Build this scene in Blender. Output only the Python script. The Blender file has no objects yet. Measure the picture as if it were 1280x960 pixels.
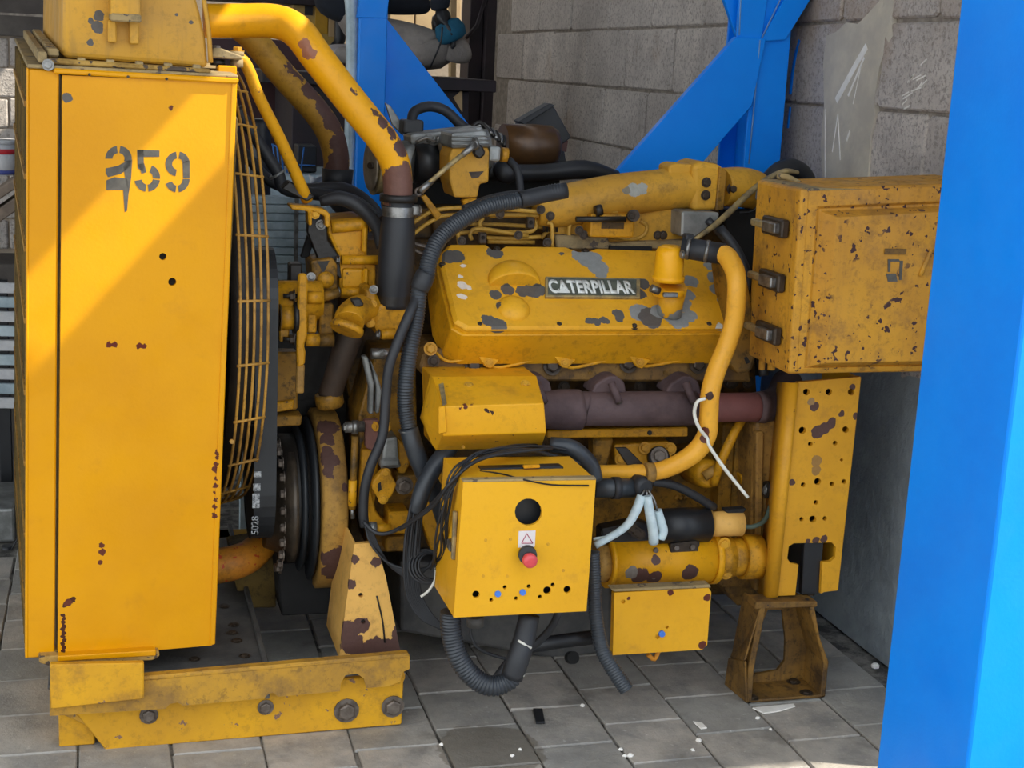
import bpy, bmesh, math, random
from mathutils import Vector, Matrix, noise
random.seed(7)
V = Vector
SC = bpy.context.scene
COL = SC.collection

# ---------------------------------------------------------------- camera
F_PX, CX, CY = 1815.0, 640.0, 480.0
_ya, _pi, _ro = math.radians(15.97), math.radians(-12.37), math.radians(2.77)
CW = V((math.sin(_ya)*math.cos(_pi), math.cos(_ya)*math.cos(_pi), math.sin(_pi)))
_r0 = V((math.cos(_ya), -math.sin(_ya), 0)); _u0 = _r0.cross(CW)
CR = _r0*math.cos(_ro) + _u0*math.sin(_ro)
CU = -_r0*math.sin(_ro) + _u0*math.cos(_ro)
CAM = V((0, 0, 1.6))
cam_data = bpy.data.cameras.new('camera')
cam_data.sensor_width = 36.0
cam_data.lens = F_PX/1280.0*36.0
cam_data.clip_start = 0.05
cam = bpy.data.objects.new('camera', cam_data)
COL.objects.link(cam)
m = Matrix.Identity(4)
for i in range(3):
    m[i][0] = CR[i]; m[i][1] = CU[i]; m[i][2] = -CW[i]; m[i][3] = CAM[i]
cam.matrix_world = m
SC.camera = cam

# ---------------------------------------------------------------- sky, sun, exposure
world = bpy.data.worlds.new('sky'); SC.world = world
world.use_nodes = True
bg = world.node_tree.nodes['Background']
bg.inputs['Color'].default_value = (0.88, 0.94, 1.0, 1)
bg.inputs['Strength'].default_value = 1.25
SUN_D = V((-0.94, 0.33, -1.0)).normalized()
sl = bpy.data.lights.new('sun', 'SUN'); sl.energy = 5.0; sl.angle = 0.009; sl.color = (1.0, 0.93, 0.80)
so = bpy.data.objects.new('sun', sl); COL.objects.link(so)
so.location = (4, -4, 8)
so.rotation_euler = SUN_D.to_track_quat('-Z', 'Y').to_euler()
SC.view_settings.view_transform = 'Standard'
SC.view_settings.look = 'None'
SC.view_settings.gamma = 1.0
SC.view_settings.use_curve_mapping = False
SC.view_settings.exposure = 0.84

# ---------------------------------------------------------------- measuring helpers
# photo position + distance from the yard front (world Y) -> world point
def P(x, y, Y):
    d = CW + CR*((x-CX)/F_PX) - CU*((y-CY)/F_PX)
    return CAM + d*(Y/d.y)
def PZ(x, y, Z):
    d = CW + CR*((x-CX)/F_PX) - CU*((y-CY)/F_PX)
    return CAM + d*((Z-CAM.z)/d.z)
def PXW(x, y, X):
    d = CW + CR*((x-CX)/F_PX) - CU*((y-CY)/F_PX)
    return CAM + d*(X/d.x)
def W(p, Y=None):
    if isinstance(p, Vector): return p.copy()
    return P(p[0], p[1], p[2] if len(p) > 2 else Y)
def RP(p, rpx):          # size of rpx photo pixels at world point p
    return rpx*(p-CAM).dot(CW)/F_PX

# ---------------------------------------------------------------- materials
def lin(c):
    out = []
    for v in c[:3]:
        v = v/255.0
        out.append(v/12.92 if v <= 0.04045 else ((v+0.055)/1.055)**2.4)
    return (out[0], out[1], out[2], 1.0)

class NT:
    def __init__(s, name):
        s.m = bpy.data.materials.new(name); s.m.use_nodes = True
        s.t = s.m.node_tree; s.b = s.t.nodes['Principled BSDF']
        s.geo = s.t.nodes.new('ShaderNodeNewGeometry'); s.pos = s.geo.outputs['Position']
    def n(s, typ, **k):
        nd = s.t.nodes.new(typ)
        for a, v in k.items(): setattr(nd, a, v)
        return nd
    def link(s, a, b): s.t.links.new(a, b)
    def setv(s, sock, v):
        if hasattr(v, 'is_output'): s.link(v, sock)
        else: sock.default_value = v
    def noise(s, scale, detail=4, rough=0.55, vec=None, color=False):
        nd = s.n('ShaderNodeTexNoise'); nd.inputs['Scale'].default_value = scale
        nd.inputs['Detail'].default_value = detail; nd.inputs['Roughness'].default_value = rough
        s.link(vec if vec is not None else s.pos, nd.inputs['Vector'])
        return nd.outputs['Color' if color else 'Fac']
    def ramp(s, fac, a, b, va=0.0, vb=1.0):
        nd = s.n('ShaderNodeMapRange'); nd.interpolation_type = 'SMOOTHSTEP'
        s.link(fac, nd.inputs['Value'])
        nd.inputs['From Min'].default_value = a; nd.inputs['From Max'].default_value = b
        nd.inputs['To Min'].default_value = va; nd.inputs['To Max'].default_value = vb
        return nd.outputs['Result']
    def math(s, op, a, b=0.0, clamp=False):
        nd = s.n('ShaderNodeMath', operation=op, use_clamp=clamp)
        s.setv(nd.inputs[0], a); s.setv(nd.inputs[1], b)
        return nd.outputs[0]
    def mix(s, fac, a, b):
        nd = s.n('ShaderNodeMix', data_type='RGBA')
        s.setv(nd.inputs['Factor'], fac); s.setv(nd.inputs['A'], a); s.setv(nd.inputs['B'], b)
        return nd.outputs['Result']
    def vmul(s, vec, v3):
        nd = s.n('ShaderNodeVectorMath', operation='MULTIPLY'); s.link(vec, nd.inputs[0]); nd.inputs[1].default_value = v3
        return nd.outputs[0]
    def blob(s, warp, c, r):
        nd = s.n('ShaderNodeVectorMath', operation='DISTANCE'); s.link(warp, nd.inputs[0]); nd.inputs[1].default_value = c
        return s.ramp(nd.outputs['Value'], r*0.94, r*1.0, 1.0, 0.0)
    def warp(s, scale, amp):
        c = s.noise(scale, 4, 0.6, color=True)
        a = s.n('ShaderNodeVectorMath', operation='SUBTRACT'); s.link(c, a.inputs[0]); a.inputs[1].default_value = (.5, .5, .5)
        b = s.n('ShaderNodeVectorMath', operation='SCALE'); s.link(a.outputs[0], b.inputs[0]); b.inputs['Scale'].default_value = amp
        d = s.n('ShaderNodeVectorMath', operation='ADD'); s.link(s.pos, d.inputs[0]); s.link(b.outputs[0], d.inputs[1])
        return d.outputs[0]
    def bump(s, h, strength=0.3, dist=0.002):
        nd = s.n('ShaderNodeBump'); nd.inputs['Strength'].default_value = strength; nd.inputs['Distance'].default_value = dist
        s.link(h, nd.inputs['Height']); s.link(nd.outputs[0], s.b.inputs['Normal'])
    def done(s, col, rough=0.5, metal=0.0, spec=None):
        s.setv(s.b.inputs['Base Color'], col); s.setv(s.b.inputs['Roughness'], rough); s.setv(s.b.inputs['Metallic'], metal)
        if spec is not None: s.b.inputs['Specular IOR Level'].default_value = spec
        return s.m

def paint(name, base, alt=None, dirt=0.25, dirtc=(96, 70, 34), chip=0.0, chipc=(70, 52, 48), chipscale=9.0,
          spot=0.0, spotc=(66, 36, 28), spotscale=60.0, blobs=(), rough=0.42, streak=0.0, blobscale=38, blobamp=0.05):
    t = NT(name)
    base = lin(base); alt = lin(alt) if alt else tuple(v*0.82 for v in base[:3])+(1,)
    col = t.mix(t.ramp(t.noise(4.0, 5), .35, .7), base, alt)
    if dirt > 0:
        d = t.ramp(t.noise(9.0, 8, 0.7), .57-dirt*.22, .72-dirt*.08, 0, min(.95, .30+dirt))
        col = t.mix(d, col, lin(dirtc))
        d3 = t.ramp(t.noise(46.0, 6, 0.75), .50, .66, 0, min(.85, dirt*1.15))
        col = t.mix(d3, col, tuple(v*.62 for v in lin(dirtc)[:3])+(1,))
    if streak > 0:
        sv = t.vmul(t.pos, (60, 60, 4))
        d2 = t.ramp(t.noise(1.0, 3, .6, vec=sv), .52, .75, 0, streak)
        col = t.mix(d2, col, lin(dirtc))
    masks = []
    if chip > 0:
        mk = t.ramp(t.noise(chipscale, 5, 0.62), .70-chip*.25, .705-chip*.25)
        col = t.mix(mk, col, t.mix(t.noise(50, 3), lin(chipc), tuple(v*1.7 for v in lin(chipc)[:3])+(1,))); masks.append(mk)
    if spot > 0:
        mk = t.ramp(t.noise(spotscale, 2, .5), .745-spot*.13, .765-spot*.13)
        gate = t.ramp(t.noise(7, 3), .42, .52)
        mk = t.math('MULTIPLY', mk, gate)
        col = t.mix(mk, col, lin(spotc)); masks.append(mk)
    if blobs:
        wv = t.warp(blobscale, blobamp)
        for c, r, bc in blobs:
            mk = t.blob(wv, c, r)
            cc = lin(bc)
            col = t.mix(mk, col, t.mix(t.noise(70, 4, .7), tuple(v*.72 for v in cc[:3])+(1,), tuple(min(1, v*1.35) for v in cc[:3])+(1,))); masks.append(mk)
    h = t.noise(140, 3)
    for mk in masks: h = t.math('SUBTRACT', h, mk)
    t.bump(h, 0.25, 0.0012)
    r = t.ramp(t.noise(14, 4), .3, .7, rough-.07, rough+.14)
    return t.done(col, r, spec=.28)

def plain(name, c, c2=None, rough=0.6, metal=0.0, scale=20, bump=0.2, bscale=120, bdist=.002, spec=None):
    t = NT(name)
    a = lin(c); b = lin(c2) if c2 else tuple(v*.75 for v in a[:3])+(1,)
    col = t.mix(t.ramp(t.noise(scale, 6, .65), .35, .68), a, b)
    if bump: t.bump(t.noise(bscale, 4, .6), bump, bdist)
    return t.done(col, rough, metal, spec)

# ---------------------------------------------------------------- geometry helpers
XF = None            # optional extra transform while building one rigid unit
def link_obj(name, mesh, mat, par=None):
    o = bpy.data.objects.new(name, mesh); COL.objects.link(o)
    if mat is not None and len(mesh.materials) == 0: mesh.materials.append(mat)
    if par is not None:
        o.parent = par
        o.matrix_parent_inverse = PINV.get(par.name) or Matrix.Identity(4)
    return o
PINV = {}
class MB:
    def __init__(s): s.v = []; s.f = []; s.sm = []
    def add(s, vs, fs, smooth=False):
        o = len(s.v); s.v += [V(x) for x in vs]
        for f in fs: s.f.append([i+o for i in f]); s.sm.append(smooth)
    def box(s, a, b):
        x0, y0, z0 = a; x1, y1, z1 = b
        s.add([(x0,y0,z0),(x1,y0,z0),(x1,y1,z0),(x0,y1,z0),(x0,y0,z1),(x1,y0,z1),(x1,y1,z1),(x0,y1,z1)],
              [(0,3,2,1),(4,5,6,7),(0,1,5,4),(1,2,6,5),(2,3,7,6),(3,0,4,7)])
    def prism(s, loop, ext):
        n = len(loop); e = V(ext)
        a = [V(p) for p in loop]
        nrm = V((0,0,0))
        for i in range(n): nrm += (a[i]-a[0]).cross(a[(i+1) % n]-a[0])
        if nrm.dot(e) > 0: a.reverse()
        s.add(a+[p+e for p in a], [tuple(range(n)), tuple(range(2*n-1, n-1, -1))]+[(i, i+n, (i+1) % n+n, (i+1) % n) for i in range(n)])
    def loft(s, loops, cap0=True, cap1=True, smooth=False):
        n = len(loops[0]); vs = [p for l in loops for p in l]; fs = []
        for k in range(len(loops)-1):
            for i in range(n):
                j = (i+1) % n
                fs.append((k*n+i, k*n+j, (k+1)*n+j, (k+1)*n+i))
        s.add(vs, fs, smooth)
        o = len(s.v)-len(vs)
        if cap0: s.f.append([o+i for i in range(n)][::-1]); s.sm.append(False)
        if cap1: s.f.append([o+(len(loops)-1)*n+i for i in range(n)]); s.sm.append(False)
    def ring(s, c, ax, r, n, up=None):
        ax = V(ax).normalized()
        h = V(up) if up is not None else (V((0,0,1)) if abs(ax.z) < .9 else V((1,0,0)))
        a = h.cross(ax).normalized(); b = ax.cross(a)
        return [V(c)+a*(r*math.cos(2*math.pi*i/n))+b*(r*math.sin(2*math.pi*i/n)) for i in range(n)]
    def lathe(s, p0, ax, prof, n=24, cap=True):
        ax = V(ax).normalized()
        loops = [s.ring(V(p0)+ax*t, ax, max(r, 1e-4), n) for t, r in prof]
        s.loft(loops, cap, cap, True)
    def cyl(s, p0, p1, r0, r1=None, n=20, cap=True):
        p0 = V(p0); p1 = V(p1); d = p1-p0
        s.lathe(p0, d, [(0, r0), (d.length, r0 if r1 is None else r1)], n, cap)
    def tube(s, pts, rad, n=12, cap=True):
        m = len(pts); loops = []
        t0 = (pts[1]-pts[0]).normalized()
        a = (V((0,0,1)) if abs(t0.z) < .9 else V((1,0,0))).cross(t0).normalized()
        for i in range(m):
            t = (pts[min(i+1, m-1)]-pts[max(i-1, 0)]).normalized()
            a = (a-t*a.dot(t)).normalized(); b = t.cross(a)
            r = rad[i] if isinstance(rad, (list, tuple)) else rad
            loops.append([pts[i]+a*(r*math.cos(2*math.pi*k/n))+b*(r*math.sin(2*math.pi*k/n)) for k in range(n)])
        s.loft(loops, cap, cap, True)
    def torus(s, c, ax, R, r, n=32, k=8):
        ax = V(ax).normalized(); c = V(c)
        base = s.ring(c, ax, 1.0, n)
        loops = []
        for p in base:
            d = (p-c)
            loops.append([c+d*(R+r*math.cos(2*math.pi*j/k))+ax*(r*math.sin(2*math.pi*j/k)) for j in range(k)])
        loops.append(loops[0])
        s.loft(loops, False, False, True)
    def build(s, name, mat, par=None, bev=0.0, seg=1, weld=True):
        me = bpy.data.meshes.new(name)
        vs = [XF @ p for p in s.v] if XF is not None else s.v
        me.from_pydata([tuple(p) for p in vs], [], s.f)
        for p, f in zip(me.polygons, s.sm): p.use_smooth = f
        bm = bmesh.new(); bm.from_mesh(me)
        bmesh.ops.recalc_face_normals(bm, faces=bm.faces)
        if bev > 0:
            es = [e for e in bm.edges if len(e.link_faces) == 2 and e.calc_face_angle(0) > .45 and not (e.link_faces[0].smooth and e.link_faces[1].smooth)]
            if es: bmesh.ops.bevel(bm, geom=es, offset=bev, segments=seg, profile=.5, affect='EDGES', clamp_overlap=True)
        bm.to_mesh(me); bm.free(); me.update()
        return link_obj(name, me, mat, par)

def spline(pts, res=6):
    if len(pts) < 3 or res < 2: return pts
    q = [pts[0]*2-pts[1]]+list(pts)+[pts[-1]*2-pts[-2]]; out = []
    for i in range(1, len(q)-2):
        for k in range(res):
            t = k/res; a, b, c, d = q[i-1], q[i], q[i+1], q[i+2]
            out.append(0.5*((2*b)+(c-a)*t+(2*a-5*b+4*c-d)*t*t+(3*b-a-3*c+d)*t**3))
    out.append(pts[-1]); return out

def pr(name, mat, pts, Y=None, d=0.02, par=None, bev=0.003, seg=1):
    b = MB(); b.prism([W(p, Y) for p in pts], d if not isinstance(d, (int, float)) else (0, d, 0))
    return b.build(name, mat, par, bev, seg)
def bx(name, mat, x0, y0, x1, y1, Y, d=0.05, par=None, bev=0.003, seg=1):
    xm, ym = (x0+x1)/2, (y0+y1)/2
    b = MB(); b.box((P(x0, ym, Y).x, Y, P(xm, y1, Y).z), (P(x1, ym, Y).x, Y+d, P(xm, y0, Y).z))
    return b.build(name, mat, par, bev, seg)
def tb(name, mat, pts, r, par=None, n=12, res=6, Y=None, ribs=0, ribdepth=.12):
    w = [W(p, Y) for p in pts]
    rr = [RP(w[i], r[i] if isinstance(r, (list, tuple)) else r) for i in range(len(w))]
    if len(w) >= 3 and res > 1:
        q = spline(w, res)
        rq = [v.x for v in spline([V((a, 0, 0)) for a in rr], res)]
    else: q, rq = w, rr
    if ribs:             # resample evenly and corrugate
        L = [0]
        for i in range(1, len(q)): L.append(L[-1]+(q[i]-q[i-1]).length)
        tot = L[-1]; pitch = ribs; N = max(2, int(tot/pitch)*4); q2, r2 = [], []; j = 0
        for k in range(N+1):
            s = tot*k/N
            while j < len(L)-2 and L[j+1] < s: j += 1
            u = (s-L[j])/max(1e-9, L[j+1]-L[j])
            q2.append(q[j].lerp(q[j+1], u)); base = rq[j]*(1-u)+rq[j+1]*u
            r2.append(base*((1.0, 1.0, 1-ribdepth, 1-ribdepth)[k % 4]))
        q, rq = q2, r2
    b = MB(); b.tube(q, rq, n)
    return b.build(name, mat, par)
def cy(name, mat, a, c, r, par=None, r1=None, n=24, Y=None, bev=0.0):
    a = W(a, Y); c = W(c, Y)
    b = MB(); b.cyl(a, c, RP(a, r), RP(c, r1 if r1 is not None else r), n)
    return b.build(name, mat, par)
def ax_cyl(name, mat, p, axis, prof, par=None, n=28):    # prof in metres along axis
    b = MB(); b.lathe(W(p), axis, prof, n); return b.build(name, mat, par)
def dome(name, mat, c, ax, r, h, par=None, n=24, k=6, up=None, sx=1.0, sz=1.0):
    b = MB(); c = W(c); ax = V(ax).normalized()
    loops = []
    for i in range(k+1):
        a = math.pi/2*i/k
        lp = b.ring(c+ax*(h*math.sin(a)), ax, max(r*math.cos(a), 1e-4), n)
        loops.append(lp)
    b.loft(loops, True, True, True); return b.build(name, mat, par)

def plate(name, mat, outer, holes, Y, d=0.006, par=None, hn=12, conv=None):
    """flat plate with real round holes; outline and holes measured on the plane Y"""
    cv = conv or (lambda x, y: P(x, y, Y))
    bm = bmesh.new(); es = []
    def loop(ws):
        vs = [bm.verts.new(XF @ p if XF is not None else p) for p in ws]
        for i in range(len(vs)): es.append(bm.edges.new((vs[i], vs[(i+1) % len(vs)])))
    loop([cv(*p) for p in outer])
    for h in holes:
        if len(h) == 3:
            x, y, r = h
            loop([cv(x+r*math.cos(2*math.pi*i/hn), y+r*math.sin(2*math.pi*i/hn)) for i in range(hn)])
        else: loop([cv(*p) for p in h[0]])
    bmesh.ops.triangle_fill(bm, use_beauty=True, use_dissolve=False, edges=es)
    fs = bm.faces[:]
    g = bmesh.ops.extrude_face_region(bm, geom=fs)
    e = V((0, d, 0)) if isinstance(d, (int, float)) else V(d)
    if XF is not None: e = XF.to_3x3() @ e
    bmesh.ops.translate(bm, verts=[v for v in g['geom'] if isinstance(v, bmesh.types.BMVert)], vec=e)
    bmesh.ops.recalc_face_normals(bm, faces=bm.faces)
    me = bpy.data.meshes.new(name); bm.to_mesh(me); bm.free()
    return link_obj(name, me, mat, par)

_hex = {}
def bolt(p, rpx, mat, par, axis=(0, -1, 0), h=0.6, name='bolt', washer=True, Y=None):
    """hex-headed bolt, shared mesh"""
    if mat.name not in _hex:
        b = MB()
        b.loft([b.ring((0,0,0), (0,0,1), 1.45, 14), b.ring((0,0,.14), (0,0,1), 1.45, 14)], False, True)
        b.loft([b.ring((0,0,.1), (0,0,1), 1.0, 6), b.ring((0,0,.75), (0,0,1), 1.0, 6), b.ring((0,0,.9), (0,0,1), .8, 6)], False, True)
        me = bpy.data.meshes.new('bolt'); me.from_pydata([tuple(v) for v in b.v], [], b.f); me.materials.append(mat)
        _hex[mat.name] = me
    w = W(p, Y); r = RP(w, rpx)
    a = V(axis)
    if XF is not None: w = XF @ w; a = XF.to_3x3() @ a
    o = bpy.data.objects.new(name, _hex[mat.name]); COL.objects.link(o)
    q = a.to_track_quat('Z', 'Y').to_matrix().to_4x4()
    o.matrix_world = Matrix.Translation(w) @ q @ Matrix.Diagonal((r, r, r*h/.9, 1))
    if par is not None:
        mw = o.matrix_world.copy(); o.parent = par
        o.matrix_parent_inverse = PINV.get(par.name) or Matrix.Identity(4)
        o.matrix_basis = mw
    return o
def disc(p, rpx, mat, par, axis=(0, -1, 0), h=.002, name='screw', Y=None, n=14):
    w = W(p, Y); r = RP(w, rpx); a = V(axis).normalized()
    b = MB(); b.cyl(w-a*.004, w+a*h, r, r*.92, n); return b.build(name, mat, par)

def thing(name, label, cat, loc, group=None):
    o = bpy.data.objects.new(name, None); COL.objects.link(o)
    o.location = loc; o['label'] = label; o['category'] = cat; o.empty_display_size = .1
    if group: o['group'] = group
    PINV[o.name] = Matrix.Translation(-V(loc))
    return o
def tag(o, label, cat, group=None):
    o['label'] = label; o['category'] = cat
    if group: o['group'] = group
    return o
def struct(o): o['kind'] = 'structure'; return o
def rebase(o):
    """move a top-level mesh's origin to the middle of its base"""
    vs = [v.co for v in o.data.vertices]
    c = V(((min(v.x for v in vs)+max(v.x for v in vs))/2, (min(v.y for v in vs)+max(v.y for v in vs))/2, min(v.z for v in vs)))
    o.data.transform(Matrix.Translation(-c)); o.location = c
    PINV[o.name] = Matrix.Translation(-c)
    return o
def text_mesh(name, txt, mat, par, o3, ux, uy, width, height, ext, bold=0.0, font_h=0.7):
    """lettering laid on a surface: o3 lower-left corner, ux / uy unit directions, fitted to width x height"""
    cu = bpy.data.curves.new(name, 'FONT'); cu.body = txt; cu.size = 1.0; cu.offset = bold; cu.extrude = 0.0
    ob = bpy.data.objects.new(name, cu); COL.objects.link(ob)
    bpy.context.view_layer.update()
    dg = bpy.context.evaluated_depsgraph_get()
    me = bpy.data.meshes.new_from_object(ob.evaluated_get(dg), depsgraph=dg)
    bpy.data.objects.remove(ob)
    xs = [v.co.x for v in me.vertices]; ys = [v.co.y for v in me.vertices]
    x0, x1, y0, y1 = min(xs), max(xs), min(ys), max(ys)
    nz = V(ux).cross(V(uy)).normalized()
    bm = bmesh.new(); bm.from_mesh(me)
    g = bmesh.ops.extrude_face_region(bm, geom=bm.faces[:])
    top = set(v for v in g['geom'] if isinstance(v, bmesh.types.BMVert))
    for v in bm.verts:
        p = V(o3)+V(ux)*((v.co.x-x0)/(x1-x0)*width)+V(uy)*((v.co.y-y0)/(y1-y0)*height)+nz*(ext if v in top else 0)
        v.co = XF @ p if XF is not None else p
    bmesh.ops.recalc_face_normals(bm, faces=bm.faces)
    bm.to_mesh(me); bm.free(); me.materials.clear()
    return link_obj(name, me, mat, par)
# ================================================================ materials of the place
def m_tile():
    t = NT('floor_tile')
    oi = t.n('ShaderNodeObjectInfo').outputs['Random']
    a = t.mix(t.ramp(oi, 0, 1), lin((154, 152, 145)), lin((182, 174, 163)))
    c = t.mix(t.ramp(t.noise(7, 7, .7), .35, .7), a, lin((134, 132, 127)))
    c = t.mix(t.ramp(t.noise(45, 5, .7), .60, .72, 0, .55), c, lin((208, 204, 196)))
    c = t.mix(t.ramp(t.noise(3.2, 5, .6), .56, .66, 0, .6), c, lin((106, 102, 95)))
    st_ = t.blob(t.warp(9, .12), tuple(PZ(612, 938, 0)), .13)
    c = t.mix(t.math('MULTIPLY', st_, .55), c, lin((98, 88, 72)))
    h = t.math('ADD', t.noise(22, 6, .65), t.math('MULTIPLY', t.noise(150, 3), .3))
    t.bump(h, .6, .006)
    return t.done(c, t.ramp(t.noise(11, 4), .3, .7, .42, .72))
M_TILE = m_tile()
def m_mortar():
    t = NT('floor_mortar')
    c = t.mix(t.ramp(t.noise(14, 6, .7), .38, .62), lin((66, 64, 60)), lin((138, 134, 126)))
    t.bump(t.noise(90, 5, .7), .7, .006)
    return t.done(c, .85)
M_MORTAR = m_mortar()
def m_block():
    t = NT('concrete_block')
    oi = t.n('ShaderNodeObjectInfo').outputs['Random']
    a = t.mix(oi, lin((196, 187, 178)), lin((218, 208, 197)))
    c = t.mix(t.ramp(t.noise(5, 6, .7), .35, .7), a, lin((182, 173, 165)))
    c = t.mix(t.ramp(t.noise(70, 5, .8), .48, .62, 0, .75), c, lin((140, 131, 124)))
    c = t.mix(t.ramp(t.noise(1.6, 4), .58, .72, 0, .55), c, lin((168, 140, 110)))
    t.bump(t.math('ADD', t.noise(110, 4, .75), t.noise(25, 4)), .8, .008)
    return t.done(c, .95, spec=.2)
M_BLOCK = m_block()
M_JOINT = plain('block_joint', (132, 123, 114), (166, 156, 143), .95, scale=30, bump=.6, bscale=80, bdist=.006, spec=.2)
M_PLASTER = plain('wall_plaster', (206, 196, 176), (184, 175, 160), .9, scale=6, bump=.4, bscale=60, bdist=.004, spec=.2)
M_RENDER = plain('cement_render', (158, 166, 168), (134, 142, 146), .85, scale=5, bump=.7, bscale=22, bdist=.012, spec=.3)
M_CHALK = plain('chalk', (242, 238, 230), (226, 222, 212), .95, bump=0)
M_BLUE = paint('blue_paint', (0, 138, 246), (0, 130, 240), dirt=.0, rough=.38)
M_BLUE_BRUSHED = M_BLUE
M_SCRATCH = plain('blue_scratch', (120, 160, 205), (90, 140, 200), .6, bump=0)
M_ROOF = plain('roof_sheet', (120, 124, 128), (96, 98, 100), .55, .3)
M_MAROON = plain('maroon_steel', (78, 46, 50), (64, 38, 44), .6, scale=3, bump=.1)
M_DARKBROWN = plain('dark_brown_steel', (44, 32, 38), (30, 24, 28), .65, scale=6)
M_GALV = plain('galvanised', (186, 202, 208), (146, 164, 172), .5, .25, scale=9, bump=.15)
M_WHITEPLASTIC = plain('white_plastic', (206, 206, 206), (180, 182, 186), .5)
M_WOODPALE = plain('pale_plywood', (196, 168, 124), (176, 148, 110), .8, scale=4)
M_BACKWALL = plain('rear_wall', (168, 152, 132), (146, 132, 116), .9, scale=3, bump=.5, bscale=40, bdist=.006)
M_WOOD = plain('grey_timber', (140, 124, 108), (112, 98, 86), .85, scale=10)
M_BLACKP = plain('black_plastic', (30, 32, 36), (22, 24, 27), .45, scale=10, bump=.05)
M_BLUEP = plain('blue_wire_coating', (56, 120, 190), (40, 96, 165), .5, bump=0)
M_REDP = plain('red_print', (196, 40, 48), (176, 34, 44), .5, bump=0)
M_BLUEPAIL = plain('pail_blue', (70, 80, 150), (60, 70, 130), .5, bump=0)
M_ALUM = plain('cast_aluminium', (150, 152, 150), (112, 114, 112), .45, .55, scale=14, bump=.25)
M_STEEL = plain('steel', (150, 150, 148), (96, 94, 90), .38, .8, scale=30, bump=.1)

# ================================================================ floor with tiles
WX = 2.113
b = MB(); b.box((-7, -9, -.30), (WX+3, 12, -.008)); floor = struct(b.build('floor', M_MORTAR))
floor['label'] = 'grey paved floor with pale mortar joints'
_tm = []
for k in range(5):
    b = MB(); s = .1022
    lo = []
    n = 3
    vs = []
    z = lambda x, y: random.uniform(-.0012, .0012)
    corners = [(-s, -s), (s, -s), (s, s), (-s, s)]
    j = lambda: random.uniform(-.003, .003)
    cs = [(x+j(), y+j()) for x, y in corners]
    b.loft([[V((x, y, -.03)) for x, y in cs], [V((x, y, -.004)) for x, y in cs], [V((x*.972, y*.972, 0)) for x, y in cs]])
    me = bpy.data.meshes.new('floor_tile'); me.from_pydata([tuple(v) for v in b.v], [], b.f)
    bm = bmesh.new(); bm.from_mesh(me); bmesh.ops.recalc_face_normals(bm, faces=bm.faces); bm.to_mesh(me); bm.free()
    me.materials.append(M_TILE); _tm.append(me)
TP = .2105
known = {2: 3.168, 3: 3.287, 4: 2.999, 5: 3.05}
for ci in range(-9, 7):
    xc = 1.187+TP*(ci-.0)-TP*2+TP/2
    if xc+TP/2 > WX+.02: continue
    off = known.get(ci, 3.0+((ci*37) % 11)/11*TP)
    for ri in range(-3, 11):
        yc = off+TP/2+TP*ri
        if yc < 2.45: continue
        if (xc < -.45 and yc > 4.2) or (xc > -.4 and xc < 2.2 and yc > 4.65): continue
        o = bpy.data.objects.new('tile', _tm[(ci*3+ri*5) % 5]); COL.objects.link(o)
        o.parent = floor
        o.location = (xc, yc, random.uniform(-.0016, .0004))
        o.rotation_euler = (random.uniform(-.003, .003), random.uniform(-.003, .003), random.choice((0, math.pi/2, math.pi))+random.uniform(-.012, .012))

# ================================================================ block wall on the right
b = MB(); b.box((WX+.012, 2.72, -.05), (WX+.22, 8.10, 3.05)); wall_right = struct(b.build('wall_right', M_JOINT))
wall_right['label'] = 'grey concrete block wall with a rendered foot'
_bm = []
for k in range(6):
    hl, hh = .53/2-.005, .245/2-.0045
    jj = lambda a: random.uniform(-a, a)
    out = [V((0, y+jj(.003), z+jj(.003))) for y, z in
           [(-hl, -hh+.012), (-hl+.012, -hh), (hl-.012, -hh), (hl, -hh+.012), (hl, hh-.012), (hl-.012, hh), (-hl+.012, hh), (-hl, hh-.012)]]
    b = MB()
    b.loft([[p+V((.03, 0, 0)) for p in out], [p+V((.006, 0, 0)) for p in out], [V((0, p.y*.975, p.z*.955)) for p in out]])
    me = bpy.data.meshes.new('block'); me.from_pydata([tuple(v) for v in b.v], [], b.f)
    bm = bmesh.new(); bm.from_mesh(me); bmesh.ops.recalc_face_normals(bm, faces=bm.faces); bm.to_mesh(me); bm.free()
    me.materials.append(M_BLOCK); _bm.append(me)
for row in range(-1, 9):
    z0 = 1.28+.245*(row-5)
    if z0 < -.2 or z0 > 2.2: continue
    ph = 5.353 if (row % 2 == 0) else 5.084
    k0 = int((2.72-ph)/.53)-1
    for k in range(k0, 7):
        yc = ph+.53*k+.265
        if yc-.265 < 2.70 or yc+.265 > 8.12: continue
        if z0+.245 < .95 and yc < 4.3: continue          # behind the cement render
        if z0 < .7: continue                             # hidden behind the machine
        o = bpy.data.objects.new('block', _bm[(k*7+row*3) % 6]); COL.objects.link(o)
        o.parent = wall_right; o.location = (WX+random.uniform(-.005, .003), yc, z0+.1225)
        o.rotation_euler = (random.uniform(-.006, .006), random.uniform(-.01, .01), random.uniform(-.008, .008))
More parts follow.
